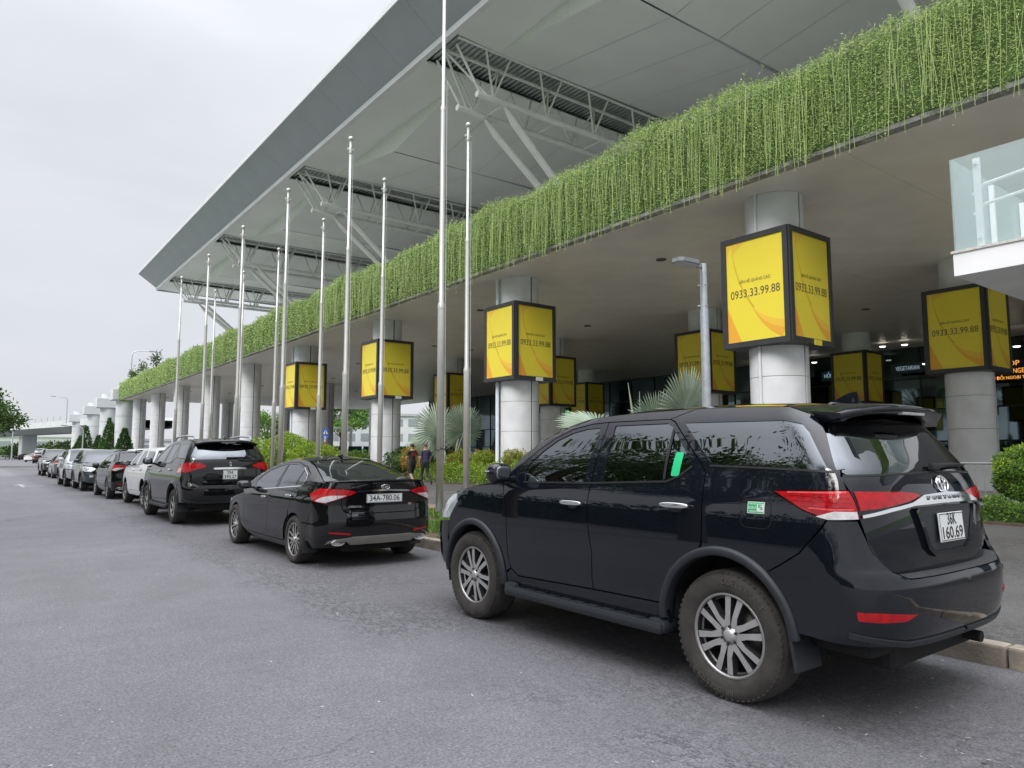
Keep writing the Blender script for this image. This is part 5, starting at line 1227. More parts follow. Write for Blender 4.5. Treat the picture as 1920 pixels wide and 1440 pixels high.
    # roof spoiler
    if cfg.get('spoiler', True):
        V = []; n = 20
        for i in range(n + 1):
            x = -.65 + 1.30 * i / n; t = abs(x) / .65; dz = -.02 * t ** 3; yb = -.79 + .16 * t ** 2.5; zf_ = 1.802 - .070 * t ** 3
            V += [(x, -.42 - .02 * t, zf_), (x * 1.0, yb * .62 - .19, zf_ - .018 - dz * .2), (x * .99, yb, 1.757 - .045 * t ** 3), (x * .985, yb + .012, 1.735 - .05 * t ** 3), (x * .96, -.62, 1.712 - .05 * t ** 3), (x * .95, -.50, 1.71 - .05 * t ** 3)]
        g = MB(); m = 6; g.add(V, [(i * m + k, (i + 1) * m + k, (i + 1) * m + k + 1, i * m + k + 1) for i in range(n) for k in range(m - 1)], True); g.add(V[:m], [tuple(range(m))]); g.add(V[-m:], [tuple(range(m))[::-1]])
        so = g.build('spoiler', Pm, car.root)
        g = MB(); g.rbox((0, -.735, 1.725), (.30, .03, .024), .006); g.build('brake_light', M_clear, so)
    # side furniture
    def handle(y, z):
        q = U.u((y, z)); p = U.P(*q); g = MB(); V = []
        g.ell(p + Vector((.028, 0, 0)), (.014, .122, .019), 2.6); g.rbox(p + Vector((.012, .085, 0)), (.03, .03, .028), .006); g.rbox(p + Vector((.012, -.085, 0)), (.03, .03, .028), .006); return g
    for (d, y, z) in ((fd, 1.375, 1.105), (rd, .37, 1.143)):
        car.both('handle_shade', panel(U, [(y + .06 * math.cos(t), z - .012 + .036 * math.sin(t)) for t in [i * .5236 for i in range(12)]], .03, off=.0012, rim=0), M_black, d[0], d[1])  # flat black ellipse standing for the shade in the handle hollow
        car.both('handle', handle(y, z), cfg.get('handle', M_chrome), d[0], d[1])
    car.both('belt_moulding', strip(U, [(2.02, 1.240), (1.20, 1.258), (.48, 1.292), (.385, 1.327), (.285, 1.398)], .014, .004), M_black)
    car.both('belt_moulding', strip(U, [(.15, 1.402), (-.30, 1.392), (-.66, 1.378)], .012, .003), M_black)
    g = MB(); g.ell((1.03, 2.18, 1.315), (.108, .08, .084), 2.8); g.rbox((.90, 2.17, 1.26), (.14, .07, .05), .02); mb = car.both('mirror', g, cfg.get('mirror', Pm))
    g = MB(); g.ell((1.035, 2.102, 1.316), (.076, .010, .058), 2.8); car.both('mirror_glass', g, mat('mirror_glass', (.30, .31, .32), .03, 1, var=0), mb[0], mb[1])
    g = MB(); g.rbox((1.135, 2.20, 1.33), (.012, .06, .012), .004); car.both('mirror_indicator', g, M_clear, mb[0], mb[1])
    if cfg.get('step', True):
        g = MB(); g.rbox((.885, 1.33, .335), (.17, 1.72, .075), .03); g.rbox((.875, 2.14, .355), (.15, .16, .10), .04); g.rbox((.875, .53, .350), (.15, .16, .09), .035)
        for i in range(9): g.box((.90, .70 + .15 * i, .3745), (.09, .10, .006))
        car.both('side_step', g, cfg.get('stepmat', M_trim))
    if cfg.get('flaps', True):
        g = MB(); Mf = Matrix.Rotation(R(-9), 3, 'X'); g.rbox((.80, -.44, .40), (.26, .02, .26), .008, Mf); car.both('mud_flap', g, M_trim)
        g = MB(); g.rbox((.83, 2.235, .41), (.16, .02, .22), .008, Matrix.Rotation(R(-6), 3, 'X')); car.both('mud_flap', g, M_trim)
    g = MB(); V = [(-.022, -.42, 1.80), (.022, -.42, 1.80), (.022, -.20, 1.81), (-.022, -.20, 1.81), (0, -.40, 1.885), (0, -.345, 1.88), (0, -.22, 1.825)]
    g.add(V, [(0, 1, 4), (1, 2, 6, 5, 4), (3, 0, 4, 5, 6), (2, 3, 6)], False); g.build('antenna_fin', Pm, car.root)
    # wiper
    g = MB(); p0 = U.P(*U.u(('x', .02, 1.40))) + Vector((0, -.02, 0)); p1 = U.P(*U.u(('x', .42, 1.412))) + Vector((0, -.022, 0)); p0.x *= -1; p1.x = -p1.x if False else p1.x
    g.rbox(p0, (.09, .035, .045), .012); g.tube([p0, (p0 + p1) / 2 + Vector((0, -.012, .006)), p1], [.018, .013, .007], 8); g.tube([(p0 + p1) / 2 + Vector((0, -.004, -.006)), p1 + Vector((.06, .006, -.004))], .008, 6); g.build('wiper', M_black, tgo)
    cl = cfg.get('plate')
    if cl: plate(car, *cl)
    put_wheels(car, cfg['wkey'], cfg['wargs'], cfg.get('track', .795), (0, 2.745), cfg['wargs'][0] - .006)
    return U, Lw, Bm, tgo, rbo, qp, fd, rd

# ---------------------------------------------------------------- the near black SUV
XS, YS = 4.63, 2.76
hero = Car('suv', 'large glossy black SUV parked nearest, alloy wheels, red wedge tail lights', 'car', (XS, YS, 0), 0)
U, Lw, Bm, tgo, rbo, qp, fd, rd = make_suv(hero, dict(paint=P_black, hero=True, wkey='hero', wargs=(.388, .250, .255, 'six_double', M_dusty), plate=((0.0, -.925, 1.055), .33, .165, [('36K', .042, .095, .12), ('160.69', -.036, .095, .27)], 0, R(-4)), mirror=P_black, track=.788))
def on_rear(x, z, off): 
    q = U.u(('x', abs(x), z)); p = U.P(*q); n = U.N(*q); p = p + n * off
    if x < 0: p = Vector((-p.x, p.y, p.z))
    return p
# flat darker panel standing for the shaded plate recess, and its rounded frame
g = panel(U, [('x', 0, .925), ('x', .20, .925), ('x', .27, .965), ('x', .36, 1.17), ('x', .38, 1.178), ('x', 0, 1.182)], .05, off=.003, rim=0); hero.mid('plate_recess_shade', g, M_trim, tgo)
g = strip(U, [('x', 0, .912), ('x', .21, .912), ('x', .285, .955), ('x', .385, 1.165)], .030, .022, .03, thick=.022); hero.mid('recess_frame', g, P_black, tgo)
# maker's emblem: three ovals
def oval(cx, cz, rx, rz, r, n=30): return [(cx + rx * math.cos(2 * math.pi * i / n), cz + rz * math.sin(2 * math.pi * i / n)) for i in range(n + 1)]
g = MB(); yb = on_rear(0, 1.300, .014).y
for cx, cz, rx, rz in ((0, 1.300, .070, .047), (0, 1.300, .024, .044), (0, 1.318, .046, .020)): g.tube([(x, on_rear(x, z, .012).y, z) for x, z in oval(cx, cz, rx, rz, 0)], .0065, 6, False)
g.build('emblem', M_chrome, tgo)
# name in dark grey letters on the chrome bar
for i, ch in enumerate('FORTUNER'):
    x = -.235 + i * .067; p = on_rear(x, 1.222, .024); link('lettering', text_mesh(ch, .034, mat('letter_grey', (.16, .16, .17), .35, .4, var=0), .002, .036), tgo, p, (R(90), 0, 0))
# reflectors, high reflections strip, bumper sticker
g = panel(Bm, [('x', .58, .635), ('x', .80, .655), (-.79, .655), (-.795, .605), ('x', .80, .600), ('x', .66, .602)], .04, off=.006, rim=.01); hero.both('reflector', g, M_red, rbo)
g = panel(Bm, [('x', .70, .735), ('x', .78, .740), ('x', .78, .775), ('x', .70, .770)], .03, off=.004, rim=0); g.build('bumper_sticker', M_plate, rbo)
# dark D-pillar insert behind the quarter window
hero.both('pillar_insert', panel(U, [(-.55, 1.600), (-.585, 1.592), (-.705, 1.392), (-.665, 1.384)], .03, off=.002, rim=0), M_tint, qp[0], qp[1])
# fuel flap with gap, and round-cornered stickers
def rrect(y0, y1, z0, z1, r, n=4): 
    return [(y1 - r + r * math.cos(R(a)), z1 - r + r * math.sin(R(a))) for a in [90 * i / n for i in range(n + 1)]] + [(y0 + r - r * math.sin(R(a)), z1 - r + r * math.cos(R(a))) for a in [90 * i / n for i in range(n + 1)]] + [(y0 + r - r * math.cos(R(a)), z0 + r - r * math.sin(R(a))) for a in [90 * i / n for i in range(n + 1)]] + [(y1 - r + r * math.sin(R(a)), z0 + r - r * math.cos(R(a))) for a in [90 * i / n for i in range(n + 1)]]
ff = rrect(-.325, -.125, 1.045, 1.208, .045)
mirrored(panel(U, ff, .03, off=.0004, rim=0, gap=-.0035)).build('flap_gap', M_black, qp[0])
flap = mirrored(panel(U, ff, .03, off=.0012, rim=0, gap=.001)).build('fuel_flap', P_black, qp[0])
mirrored(panel(U, rrect(-.285, -.172, 1.128, 1.195, .003, 1), .03, off=.0022, rim=0, gap=0)).build('sticker', M_plate, flap)
mirrored(panel(U, rrect(-.281, -.176, 1.132, 1.191, .003, 1), .03, off=.0028, rim=0, gap=0)).build('sticker_field', M_green, flap)
mirrored(panel(U, rrect(-.281, -.235, 1.139, 1.184, .003, 1), .03, off=.0034, rim=0, gap=0)).build('sticker_box', M_plate, flap)
def side_text(t, y, z, s_, w, m, off, par):
    q = U.u((y, z)); p = U.P(*q); n = U.N(*q); ang = math.asin(max(-1, min(1, n.z))); return link('lettering', text_mesh(t, s_, m, 0, w, .0006), par, (-p.x - n.x * off, p.y, p.z + n.z * off), (R(90) - ang * 0, 0, R(-90)))
side_text('EURO', -.205, 1.160, .022, .052, M_plate, .0045, flap); side_text('5', -.258, 1.162, .048, .032, M_green, .0050, flap); side_text('KHÍ THẢI', -.208, 1.182, .010, .048, M_plate, .0045, flap); side_text('EMISSIONS', -.21, 1.140, .008, .045, M_plate, .0045, flap)
mirrored(panel(U, rrect(.385, .455, 1.33, 1.49, .012, 3), .03, off=-.002, rim=0, gap=0)).build('window_sticker', mat('bright_green_sticker', (.01, .55, .22), .5, var=.03), rd[0])
# tyre lettering wrapped round the sidewall
def ring_text(txt, r, size, a_mid, parent, x, flip=False, step=.62):
    total = len(txt) * size * step / r
    for i, ch in enumerate(txt):
        if ch == ' ': continue
        a = a_mid - total / 2 + total * (i + .5) / len(txt)
        me = text_mesh(ch, size, M_tl, .0015)
        o = link('lettering', me, parent); d = Vector((0, math.cos(a), math.sin(a))); t = Vector((0, -math.sin(a), math.cos(a))); n_ = t.cross(d)
        m4 = Matrix(((t.x, d.x, n_.x, x), (t.y, d.y, n_.y, d.y * r), (t.z, d.z, n_.z, d.z * r), (0, 0, 0, 1)))
        o.matrix_local = m4
M_tl = mat('raised_tyre_letters', (.10, .088, .078), .85, var=.1)
for w in [c for c in hero.root.children if c.name.startswith('wheel') and c.location.x < 0 and 'well' not in c.name and 'arch' not in c.name]:
    w.rotation_euler[0] = R(8) if w.location.y < 1 else R(40)
    k = w.rotation_euler[0]
    ring_text('DUELER A/T', .325, .052, R(115) - k, w, -.1345); ring_text('BRIDGESTONE', .325, .046, R(290) - k, w, -.1345)
# ================================================================ saloon body
M_diff = mat('satin_diffuser', (.30, .285, .26), .4, .5, var=.1)
def make_sedan(car, cfg):
    wz = pch([(.15, .78), (.25, .845), (.38, .882), (.5, .892), (.62, .884), (.75, .886), (.86, .882), (.93, .866), (.99, .838), (1.05, .80), (1.1, .775), (1.2, .705), (1.3, .635), (1.37, .575), (1.43, .50)])
    def W(y, z): return wz(z) * (1 - .07 * sstep((y - 2.0) / 1.6) - .06 * sstep((-.05 - y) / .9))
    yrl = pch([(.18, -.82), (.30, -.90), (.42, -.95), (.58, -.965), (.70, -.955), (.80, -.945), (.95, -.955), (1.06, -.965), (1.10, -.965)])
    yru = pch([(1.0, -.72), (1.08, -.62), (1.13, -.50), (1.2, -.29), (1.3, .03), (1.37, .32), (1.42, .62), (1.45, .9)])
    yfl = pch([(.18, 3.42), (.35, 3.54), (.5, 3.59), (.62, 3.57), (.70, 3.50), (.78, 3.36)])
    yfu = pch([(.90, 2.55), (1.0, 2.38), (1.12, 2.16), (1.22, 1.92), (1.30, 1.68), (1.37, 1.34), (1.42, 1.05), (1.45, .95)])
    U = Surf(W, yfu, yru, .24, 2.3, .26, 2.4); Lw = Surf(W, yfl, yrl, .55, 2.6, .42, 2.7)
    Pm = cfg['paint']; sp = cfg.get('sp', .07); ra = .352; yb, zb, yfa = 0.0, .325, 2.70
    side = lambda n, poly, m, s=U, holes=(), **k: car.both(n, panel(s, poly, sp, holes, **k), m)
    fh = [(1.70, .932), (1.82, 1.04), (1.72, 1.135), (1.52, 1.225), (1.2, 1.292), (.985, 1.318), (.905, .985)]
    rh = [(.80, .992), (.925, 1.320), (.58, 1.320), (.22, 1.265), (-.05, 1.180), (-.115, 1.12), (-.10, 1.065), (-.02, 1.046)]
    fdo = [(2.22, .865), (2.20, .5), (2.12, .27), (1.06, .265), (1.06, .68), (.98, .86), (.855, .985), (.955, 1.348), (1.2, 1.326), (1.52, 1.262), (1.74, 1.168), (1.93, 1.06), (2.10, .95)]
    rdo = [(1.06, .265), (1.06, .68), (.98, .86), (.855, .985), (.955, 1.348), (.58, 1.352), (.20, 1.298), (-.09, 1.205), (-.155, 1.12), (-.14, 1.06), (-.03, 1.00), (.08, .88), (.20, .72)] + arc(yb, zb, ra + .03, 52, 12, 6) + [(.42, .29), (.46, .265)]
    fo = [(2.22, .865), (2.6, .80), (2.95, .735), (3.08, .66), (3.06, .52)] + arc(yfa, zb, ra, 25, 172, 14) + [(2.30, .29), (2.12, .275), (2.20, .5)]
    tail = [(-.47, .945), (-.60, .995), ('x', .78, 1.022), ('x', .55, 1.015), ('x', .40, .985), ('x', .40, .965), ('x', .58, .895), ('x', .74, .845), (-.80, .832), (-.62, .86)]
    quarter = arc(yb, zb, ra, 54, 168, 12) + [(-.37, .33), (-.40, .50), (-.52, .70), (-.60, .80), (-.62, .858), (-.47, .945), (-.60, .996), ('x', .785, 1.024), ('x', .745, 1.095), (-.62, 1.098), (-.40, 1.10), (-.30, 1.15), (-.03, 1.245), (.30, 1.325), (.56, 1.362), (.58, 1.352), (.20, 1.298), (-.09, 1.205), (-.155, 1.12), (-.14, 1.06), (-.03, 1.0), (.08, .88), (.20, .72)]
    lowq = arc(yb, zb, ra, 54, 168, 12) + [(-.37, .33), (-.40, .50), (-.52, .70), (-.60, .80), (-.62, .858), (-.47, .945), (-.60, .996), ('x', .785, 1.024), ('x', .745, 1.095), (-.62, 1.098), (-.40, 1.10), (-.155, 1.10), (-.14, 1.06), (-.03, 1.0), (.08, .88), (.20, .72)]
    pil = [(-.155, 1.10), (-.36, 1.10), ('x', .70, 1.10), ('x', .655, 1.15), (-.04, 1.262), (.30, 1.345), (.58, 1.385), (.58, 1.354), (.20, 1.300), (-.09, 1.207), (-.157, 1.12)]
    pil = [(-.155, 1.10), (-.30, 1.10), ('x', .655, 1.105), ('x', .60, 1.20), ('x', .54, 1.30), ('x', .50, 1.365), (.58, 1.396), (.955, 1.392), (.955, 1.350), (.58, 1.354), (.20, 1.300), (-.09, 1.207), (-.157, 1.12)]
    a, b = side('front_door', fdo, Pm, holes=[fh]); d1 = (a, b); car.both('window', panel(U, fh, sp, off=-.005, gap=-.003, rim=0), M_tint, a, b)
    a, b = side('rear_door', rdo, Pm, holes=[rh]); d2 = (a, b); car.both('window', panel(U, rh, sp, off=-.005, gap=-.003, rim=0), M_tint, a, b)
    car.both('window_divider', strip(U, [(.18, 1.255), (.16, 1.045)], .02, .0), M_black, a, b)
    side('front_fender', fo, Pm, s=Lw); side('quarter_panel', lowq, Pm, s=Lw); side('rear_pillar', pil, Pm, gap=.001)
    side('front_pillar', [(2.10, .952), (1.93, 1.062), (1.74, 1.170), (1.52, 1.264), (1.2, 1.328), (.955, 1.350), (.955, 1.392), (1.2, 1.372), ('X', .50, 1.36), ('X', .58, 1.25), ('X', .68, 1.05), ('X', .72, .95), (2.22, .87)], Pm, gap=.001)
    side('sill', [(2.30, .285), (2.12, .268), (1.06, .262), (.46, .262), (.36, .285), (.36, .2), (.6, .17), (2.1, .17), (2.33, .2)], Pm, s=Lw, rim=.03)
    if cfg.get('chrome', True):
        car.both('window_trim', strip(U, [(1.72, .922), (.90, .974), (-.03, 1.034), (-.112, 1.058), (-.128, 1.12), (-.06, 1.19), (.22, 1.278)], .013, .003), M_chrome)
    shell = [(2.3, .3)] + arc(yfa, zb, ra + .01, 175, 20, 10) + [(3.1, .7), (2.3, .84), (1.9, 1.03), (1.5, 1.2), (.95, 1.3), (.4, 1.27), (0, 1.16), (-.3, 1.05), (-.5, .9), (-.4, .5)] + arc(yb, zb, ra + .01, 165, 5, 10) + [(.6, .3)]
    car.both('inner_shell', panel(U, shell, .14, off=-.022, gap=0, rim=0), M_well)
    for yc in (yb, yfa):
        V = []
        for i in range(17):
            an = R(-10 + 200 * i / 16)
            for x in (.85, .52): V.append((x, yc + (ra + .01) * math.cos(an), zb + (ra + .01) * math.sin(an)))
        g = MB(); g.add(V, [(2 * i, 2 * i + 1, 2 * i + 3, 2 * i + 2) for i in range(16)], True); g.add([V[2 * i + 1] for i in range(17)], [tuple(range(17))]); car.both('wheel_well', g, M_well)
    g = MB(); g.rbox((0, 1.3, .30), (1.0, 4.1, .22), .05); g.rbox((0, 1.35, .48), (1.56, 1.9, .45), .05); g.rbox((0, -.62, .45), (1.4, .36, .36), .05); g.rbox((0, 3.2, .45), (1.2, .3, .4), .05); g.build('underbody', M_well, car.root)
    rq = [('X', 0, 1.395), ('X', .3, 1.39), ('X', .50, 1.362), (1.2, 1.374), (.955, 1.394), (.58, 1.398), ('x', .50, 1.367), ('x', .3, 1.385), ('x', 0, 1.39)]
    car.mid('roof', cap(U, rq, [(1.22, 1.398), (1.0, 1.432), (.75, 1.445), (.5, 1.425), (.40, 1.392)], .08, 10, 2.0), Pm)
    car.mid('windscreen', panel(U, [('X', 0, .95), ('X', .70, .955), ('X', .66, 1.06), ('X', .565, 1.25), ('X', .49, 1.355), ('X', 0, 1.392)], .09, rim=0, gap=.002), M_screen)
    car.mid('rear_window', panel(U, [('x', 0, 1.105), ('x', .62, 1.10), ('x', .645, 1.115), ('x', .59, 1.20), ('x', .53, 1.30), ('x', .485, 1.365), ('x', 0, 1.388)], sp, rim=0, gap=.002, off=-.002), M_tint)
    bq = [('X', 0, .765), ('X', .35, .762), ('X', .60, .735), (2.95, .738), (2.6, .802), (2.22, .868)]
    car.mid('bonnet', cap(Lw, bq, [(3.45, .765), (3.2, .86), (2.8, .93), (2.2, 1.0)], .08, 10, 2.2), Pm)
    tq = [(-.28, 1.10), (-.45, 1.10), (-.62, 1.10), ('x', .745, 1.097), ('x', .5, 1.10), ('x', 0, 1.105)]
    lid = car.mid('boot_lid', cap(Lw, tq, [(-.28, 1.125), (-.6, 1.128), (-.80, 1.125), (-.965, 1.106)], .06, 10, 2.2), Pm)
    bf = [('x', 0, .70), ('x', .46, .70), ('x', .55, .74), ('x', .58, .84), ('x', .575, .89), ('x', .395, .955), ('x', .395, .99), ('x', .55, 1.02), ('x', .78, 1.028), ('x', .74, 1.094), ('x', 0, 1.102)]
    car.mid('boot_face', panel(Lw, bf, sp, gap=.0025), Pm, lid)
    # lip spoiler
    V = []; n = 16
    for i in range(n + 1):
        x = .70 * i / n; p = Lw.P(*Lw.u(('x', x, 1.10))); V += [(p.x, p.y + .20, 1.116 - .012 * (x / .7) ** 2), (p.x, p.y - .012, 1.132 - .02 * (x / .7) ** 3), (p.x, p.y - .012, 1.118 - .02 * (x / .7) ** 3), (p.x, p.y + .03, 1.098)]
    g = MB(); g.add(V, [(4 * i + k, 4 * i + k + 1, 4 * i + 4 + k + 1, 4 * i + 4 + k) for i in range(n) for k in range(3)], True); car.mid('lip_spoiler', g, Pm, lid)
    rb = [(-.37, .33), (-.40, .50), (-.52, .70), (-.60, .80), (-.62, .856), (-.80, .830), ('x', .74, .842), ('x', .585, .885), ('x', .585, .84), ('x', .555, .735), ('x', .46, .695), ('x', 0, .695), ('x', 0, .34), ('x', .5, .34), ('x', .62, .30), (-.80, .26), (-.40, .24)]
    rbo = car.mid('rear_bumper', panel(Lw, rb, sp), Pm)
    a, b = car.both('tail_light', panel(Lw, tail, sp * .6, off=.010, rim=.03, gap=.001), M_red)
    car.both('clear_lens', panel(Lw, [(-.66, .865), (-.80, .842), ('x', .74, .852), ('x', .60, .90), ('x', .52, .935), ('x', .70, .935), (-.76, .915)], sp * .6, off=.0125, rim=0, gap=0), M_clear, a, b)
    car.both('lamp_seam', strip(Lw, [('x', .625, .87), ('x', .640, 1.018)], .006, .013), M_black, a, b)
    fbp = [(3.06, .52), (3.08, .66), ('X', .62, .63), ('X', .45, .60), ('X', .42, .46), ('X', 0, .46), ('X', 0, .22), ('X', .55, .22), (3.07, .27)]
    car.mid('front_bumper', panel(Lw, fbp, .1), Pm); car.mid('grille', panel(Lw, [('X', 0, .46), ('X', .42, .46), ('X', .44, .66), ('X', 0, .72)], .1, off=-.015), M_black)
    car.both('headlight', panel(Lw, [('X', .46, .61), ('X', .62, .635), (3.08, .665), (2.93, .735), ('X', .60, .73), ('X', .44, .70)], .07, off=.003), M_headl)
    if cfg.get('diffuser'):
        car.mid('silver_diffuser', panel(Lw, [('x', 0, .405), ('x', .42, .405), ('x', .50, .39), ('x', .66, .375), ('x', .72, .35), ('x', .74, .31), ('x', .70, .33), ('x', .50, .345), ('x', .44, .30), ('x', 0, .30)], sp * .6, off=.014, rim=.02), M_diff, rbo)
        g = MB(); p = Lw.P(*Lw.u(('x', .60, .335))); g.tube([(p.x + .085 * math.cos(t), p.y - .012, .330 + .034 * math.sin(t)) for t in [i * .3142 for i in range(21)]], .009, 6, False); g.add([(p.x + .08 * math.cos(t), p.y - .004, .330 + .03 * math.sin(t)) for t in [i * .3142 for i in range(20)]], [tuple(range(20))]); car.both('exhaust_trim', g, M_alloy, rbo)
        car.both('reflector', panel(Lw, [('x', .46, .425), ('x', .72, .45), ('x', .72, .475), ('x', .46, .452)], sp * .5, off=.006, rim=.01), M_red, rbo)
    if cfg.get('cbar', True): car.mid('chrome_bar', panel(Lw, [('x', 0, .985), ('x', .36, .968), ('x', .39, .975), ('x', .39, .985), ('x', .34, .995), ('x', 0, 1.012)], sp * .6, off=.012, rim=.02), M_chrome, lid)
    for d, y, z in ((d1, 1.20, .84), (d2, .18, .90)):
        q = U.u((y, z)); p = U.P(*q); g = MB(); g.ell(p + Vector((.024, 0, 0)), (.013, .105, .017), 2.6); g.rbox(p + Vector((.01, 0, 0)), (.02, .12, .02), .006); car.both('handle', g, cfg.get('handle', M_chrome), d[0], d[1])
    g = MB(); g.ell((.99, 1.86, .995), (.105, .075, .065), 3); g.rbox((.88, 1.84, .955), (.12, .07, .03), .012); mb = car.both('mirror', g, Pm)
    g = MB(); g.ell((.99, 1.788, .995), (.075, .008, .042), 3); car.both('mirror_glass', g, M_tint, mb[0], mb[1])
    g = MB(); V = [(-.02, .40, 1.415), (.02, .40, 1.415), (.02, .60, 1.43), (-.02, .60, 1.43), (0, .42, 1.475), (0, .48, 1.47)]; g.add(V, [(0, 1, 4), (1, 2, 5, 4), (3, 0, 4, 5), (2, 3, 5)]); g.build('antenna_fin', Pm, car.root)
    g = MB(); g.rbox((.79, -.385, .25), (.2, .015, .15), .006, Matrix.Rotation(R(-8), 3, 'X')); car.both('mud_flap', g, M_trim)
    if cfg.get('plate'): plate(car, *cfg['plate'])
    put_wheels(car, cfg['wkey'], cfg['wargs'], cfg.get('track', .775), (0, 2.70), cfg['wargs'][0] - .005)
    return U, Lw, lid, rbo

# ---------------------------------------------------------------- second car: black saloon
c2 = Car('sedan', 'black sedan with silver rear trim and white long plate, second in the row', 'car', (4.47, 9.68, 0), 0)
U2, L2, lid2, rb2 = make_sedan(c2, dict(paint=P_black2, wkey='sedan', wargs=(.322, .225, .215, 'five_double', M_rubber, False), sp=.06, diffuser=True, handle=M_chrome, plate=((0, -.968, .888), .52, .11, [('34A-780.06', 0, .10, .44)])))
g = MB(); g.tube([(x, -.985, z) for x, z in oval(0, 1.035, .062, .030, 0)], .004, 6, False); g.build('emblem_ring', M_chrome, lid2)
link('lettering', text_mesh('KIA', .042, M_letter, .002, .088), lid2, (0, -.985, 1.035), (R(90), 0, 0))
link('lettering', text_mesh('CERATO', .034, M_letter, .002, .17), lid2, (-.42, -.958, .79), (R(90), 0, R(-6)))
link('lettering', text_mesh('GS', .036, M_letter, .002, .05), lid2, (.385, -.955, .80), (R(90), 0, R(6))); link('lettering', text_mesh('1T', .036, M_red, .002, .04), lid2, (.445, -.95, .80), (R(90), 0, R(8)))
g = strip(L2, [('x', 0, .70), ('x', .0, .70)], .01) if False else None
# ---------------------------------------------------------------- third car: older black SUV with roof rails
c3 = Car('suv', 'older black SUV with chrome tailgate handle and roof rails, third in the row', 'car', (4.42, 16.58, 0), 0, scale=(.985, 1.02, .99))
ptail = [(-.28, 1.075), (-.36, 1.20), (-.50, 1.285), ('x', .82, 1.30), ('x', .62, 1.30), ('x', .46, 1.245), ('x', .50, 1.20), ('x', .70, 1.15), ('x', .80, 1.10)]
U3, L3, B3, tg3, rb3, qp3, fd3, rd3 = make_suv(c3, dict(paint=P_black2, wkey='older', wargs=(.375, .225, .255, 'six', M_rubber, False), tail=ptail, amber=[(-.31, 1.085), (-.40, 1.19), (-.60, 1.19), (-.62, 1.10)], cb=[('x', 0, 1.158), ('x', .31, 1.155), ('x', .34, 1.165), ('x', .34, 1.19), ('x', .30, 1.200), ('x', 0, 1.205)], plate=((0, -.928, 1.045), .30, .19, [('29A', .045, .095, .13), ('390.27', -.042, .095, .25)], 0, 0), flaps=True, flare=P_black2, step=True))
for s_ in (-1, 1):
    g = MB(); g.tube([(s_ * .60, 1.35, 1.80), (s_ * .60, 1.2, 1.868), (s_ * .60, .4, 1.885), (s_ * .60, -.25, 1.86), (s_ * .59, -.38, 1.79)], .02, 8); g.build('roof_bar', M_galv, c3.root)
g = MB(); g.tube([(0, -.915, 1.235), (.028, -.915, 1.275), (0, -.915, 1.315), (-.028, -.915, 1.275), (0, -.915, 1.235)], .007, 4, False); g.build('emblem', M_chrome, tg3)
# ---------------------------------------------------------------- the rest of the row
def suv_car(label, loc, rz, sc, **k):
    c = Car('suv', label, 'car', loc, rz, scale=sc); cfg = dict(wkey='plain', wargs=(.36, .245, .235, 'ten', M_rubber, False), step=False, flaps=False, flare=M_trim); cfg.update(k); make_suv(c, cfg); return c
def sed_car(label, loc, rz, sc, **k):
    c = Car('sedan', label, 'car', loc, rz, scale=sc); cfg = dict(wkey='plain_s', wargs=(.325, .225, .215, 'ten', M_rubber, False), sp=.10); cfg.update(k); make_sedan(c, cfg); return c
suv_car('white people carrier with dark windows, fourth in the row', (4.72, 21.7, 0), 0, (.97, 1.0, .915), paint=P_white, flare=None, mirror=P_black2, sill=P_white, handle=P_white)
sed_car('glossy black car with wide red tail lamps, fifth in the row', (4.60, 27.0, 0), 0, (1.02, 1.0, 1.09), paint=P_black2, diffuser=True)
suv_car('slate dark SUV facing the camera, sixth in the row', (4.50, 35.75, 0), math.pi, (.97, .965, .90), paint=P_slate, screen=mat('sky_screen', (.09, .11, .12), .03, var=0, spec=.9), mirror=P_slate, grillebar=M_black)
suv_car('silver white SUV facing the camera, seventh in the row', (4.40, 40.6, 0), math.pi, (.98, .98, .93), paint=P_silver, mirror=P_white)
sed_car('grey sedan between the silver SUV and the far dark SUV', (4.95, 51.0, 0), 0, (1, 1, 1), paint=P_grey)
suv_car('far dark brown SUV facing the camera, last of the row', (4.85, 59.6, 0), math.pi, (.98, 1.0, .97), paint=paint('brown_black_paint', (.03, .022, .024), .2, coat=1), mirror=P_black2)
# second rank parked beyond, only roofs showing
g2 = 'cars in the second rank beyond the kerb'
for lab, loc, sc, pm in (('white SUV in the second rank, its roof just above the row', (8.6, 70.5, 0), (1, 1, .97), P_white), ('dark SUV in the second rank behind the slate car', (8.6, 58.5, 0), (1, 1, .97), P_black2), ('white people carrier in the second rank behind the black sedan', (8.4, 47.5, 0), (1, 1, .97), P_white)):
    c = suv_car(lab, loc, 0, sc, paint=pm); c.root['group'] = g2
# far traffic at the bend
g3 = 'far cars at the bend'
for kind, lab, px, yy, rz, pm in (('v', 'white minibus far off beside the flyover pier', 76, 172, R(-20), P_white), ('s', 'small white sedan in front of the minibus', 59, 150, R(-30), P_white), ('s', 'small far black car left of the white sedan', 44, 200, R(-30), P_black2), ('s', 'small far white car near the grass at the left', 31, 285, R(-45), P_white), ('u', 'far dark red car at the head of the row', 76, 128, R(-10), paint('wine_paint', (.05, .012, .016), .2, coat=1))):
    loc = (yy * math.tan(YAW + math.atan((px - 960) / 1346.)), yy, 0)
    if kind == 's': c = sed_car(lab, loc, rz, None, paint=pm)
    elif kind == 'u': c = suv_car(lab, loc, rz, (1, 1, .92), paint=pm)
    else: c = suv_car(lab, loc, rz, (1.05, 1.25, 1.35), paint=pm, flare=None)
    c.root['group'] = g3
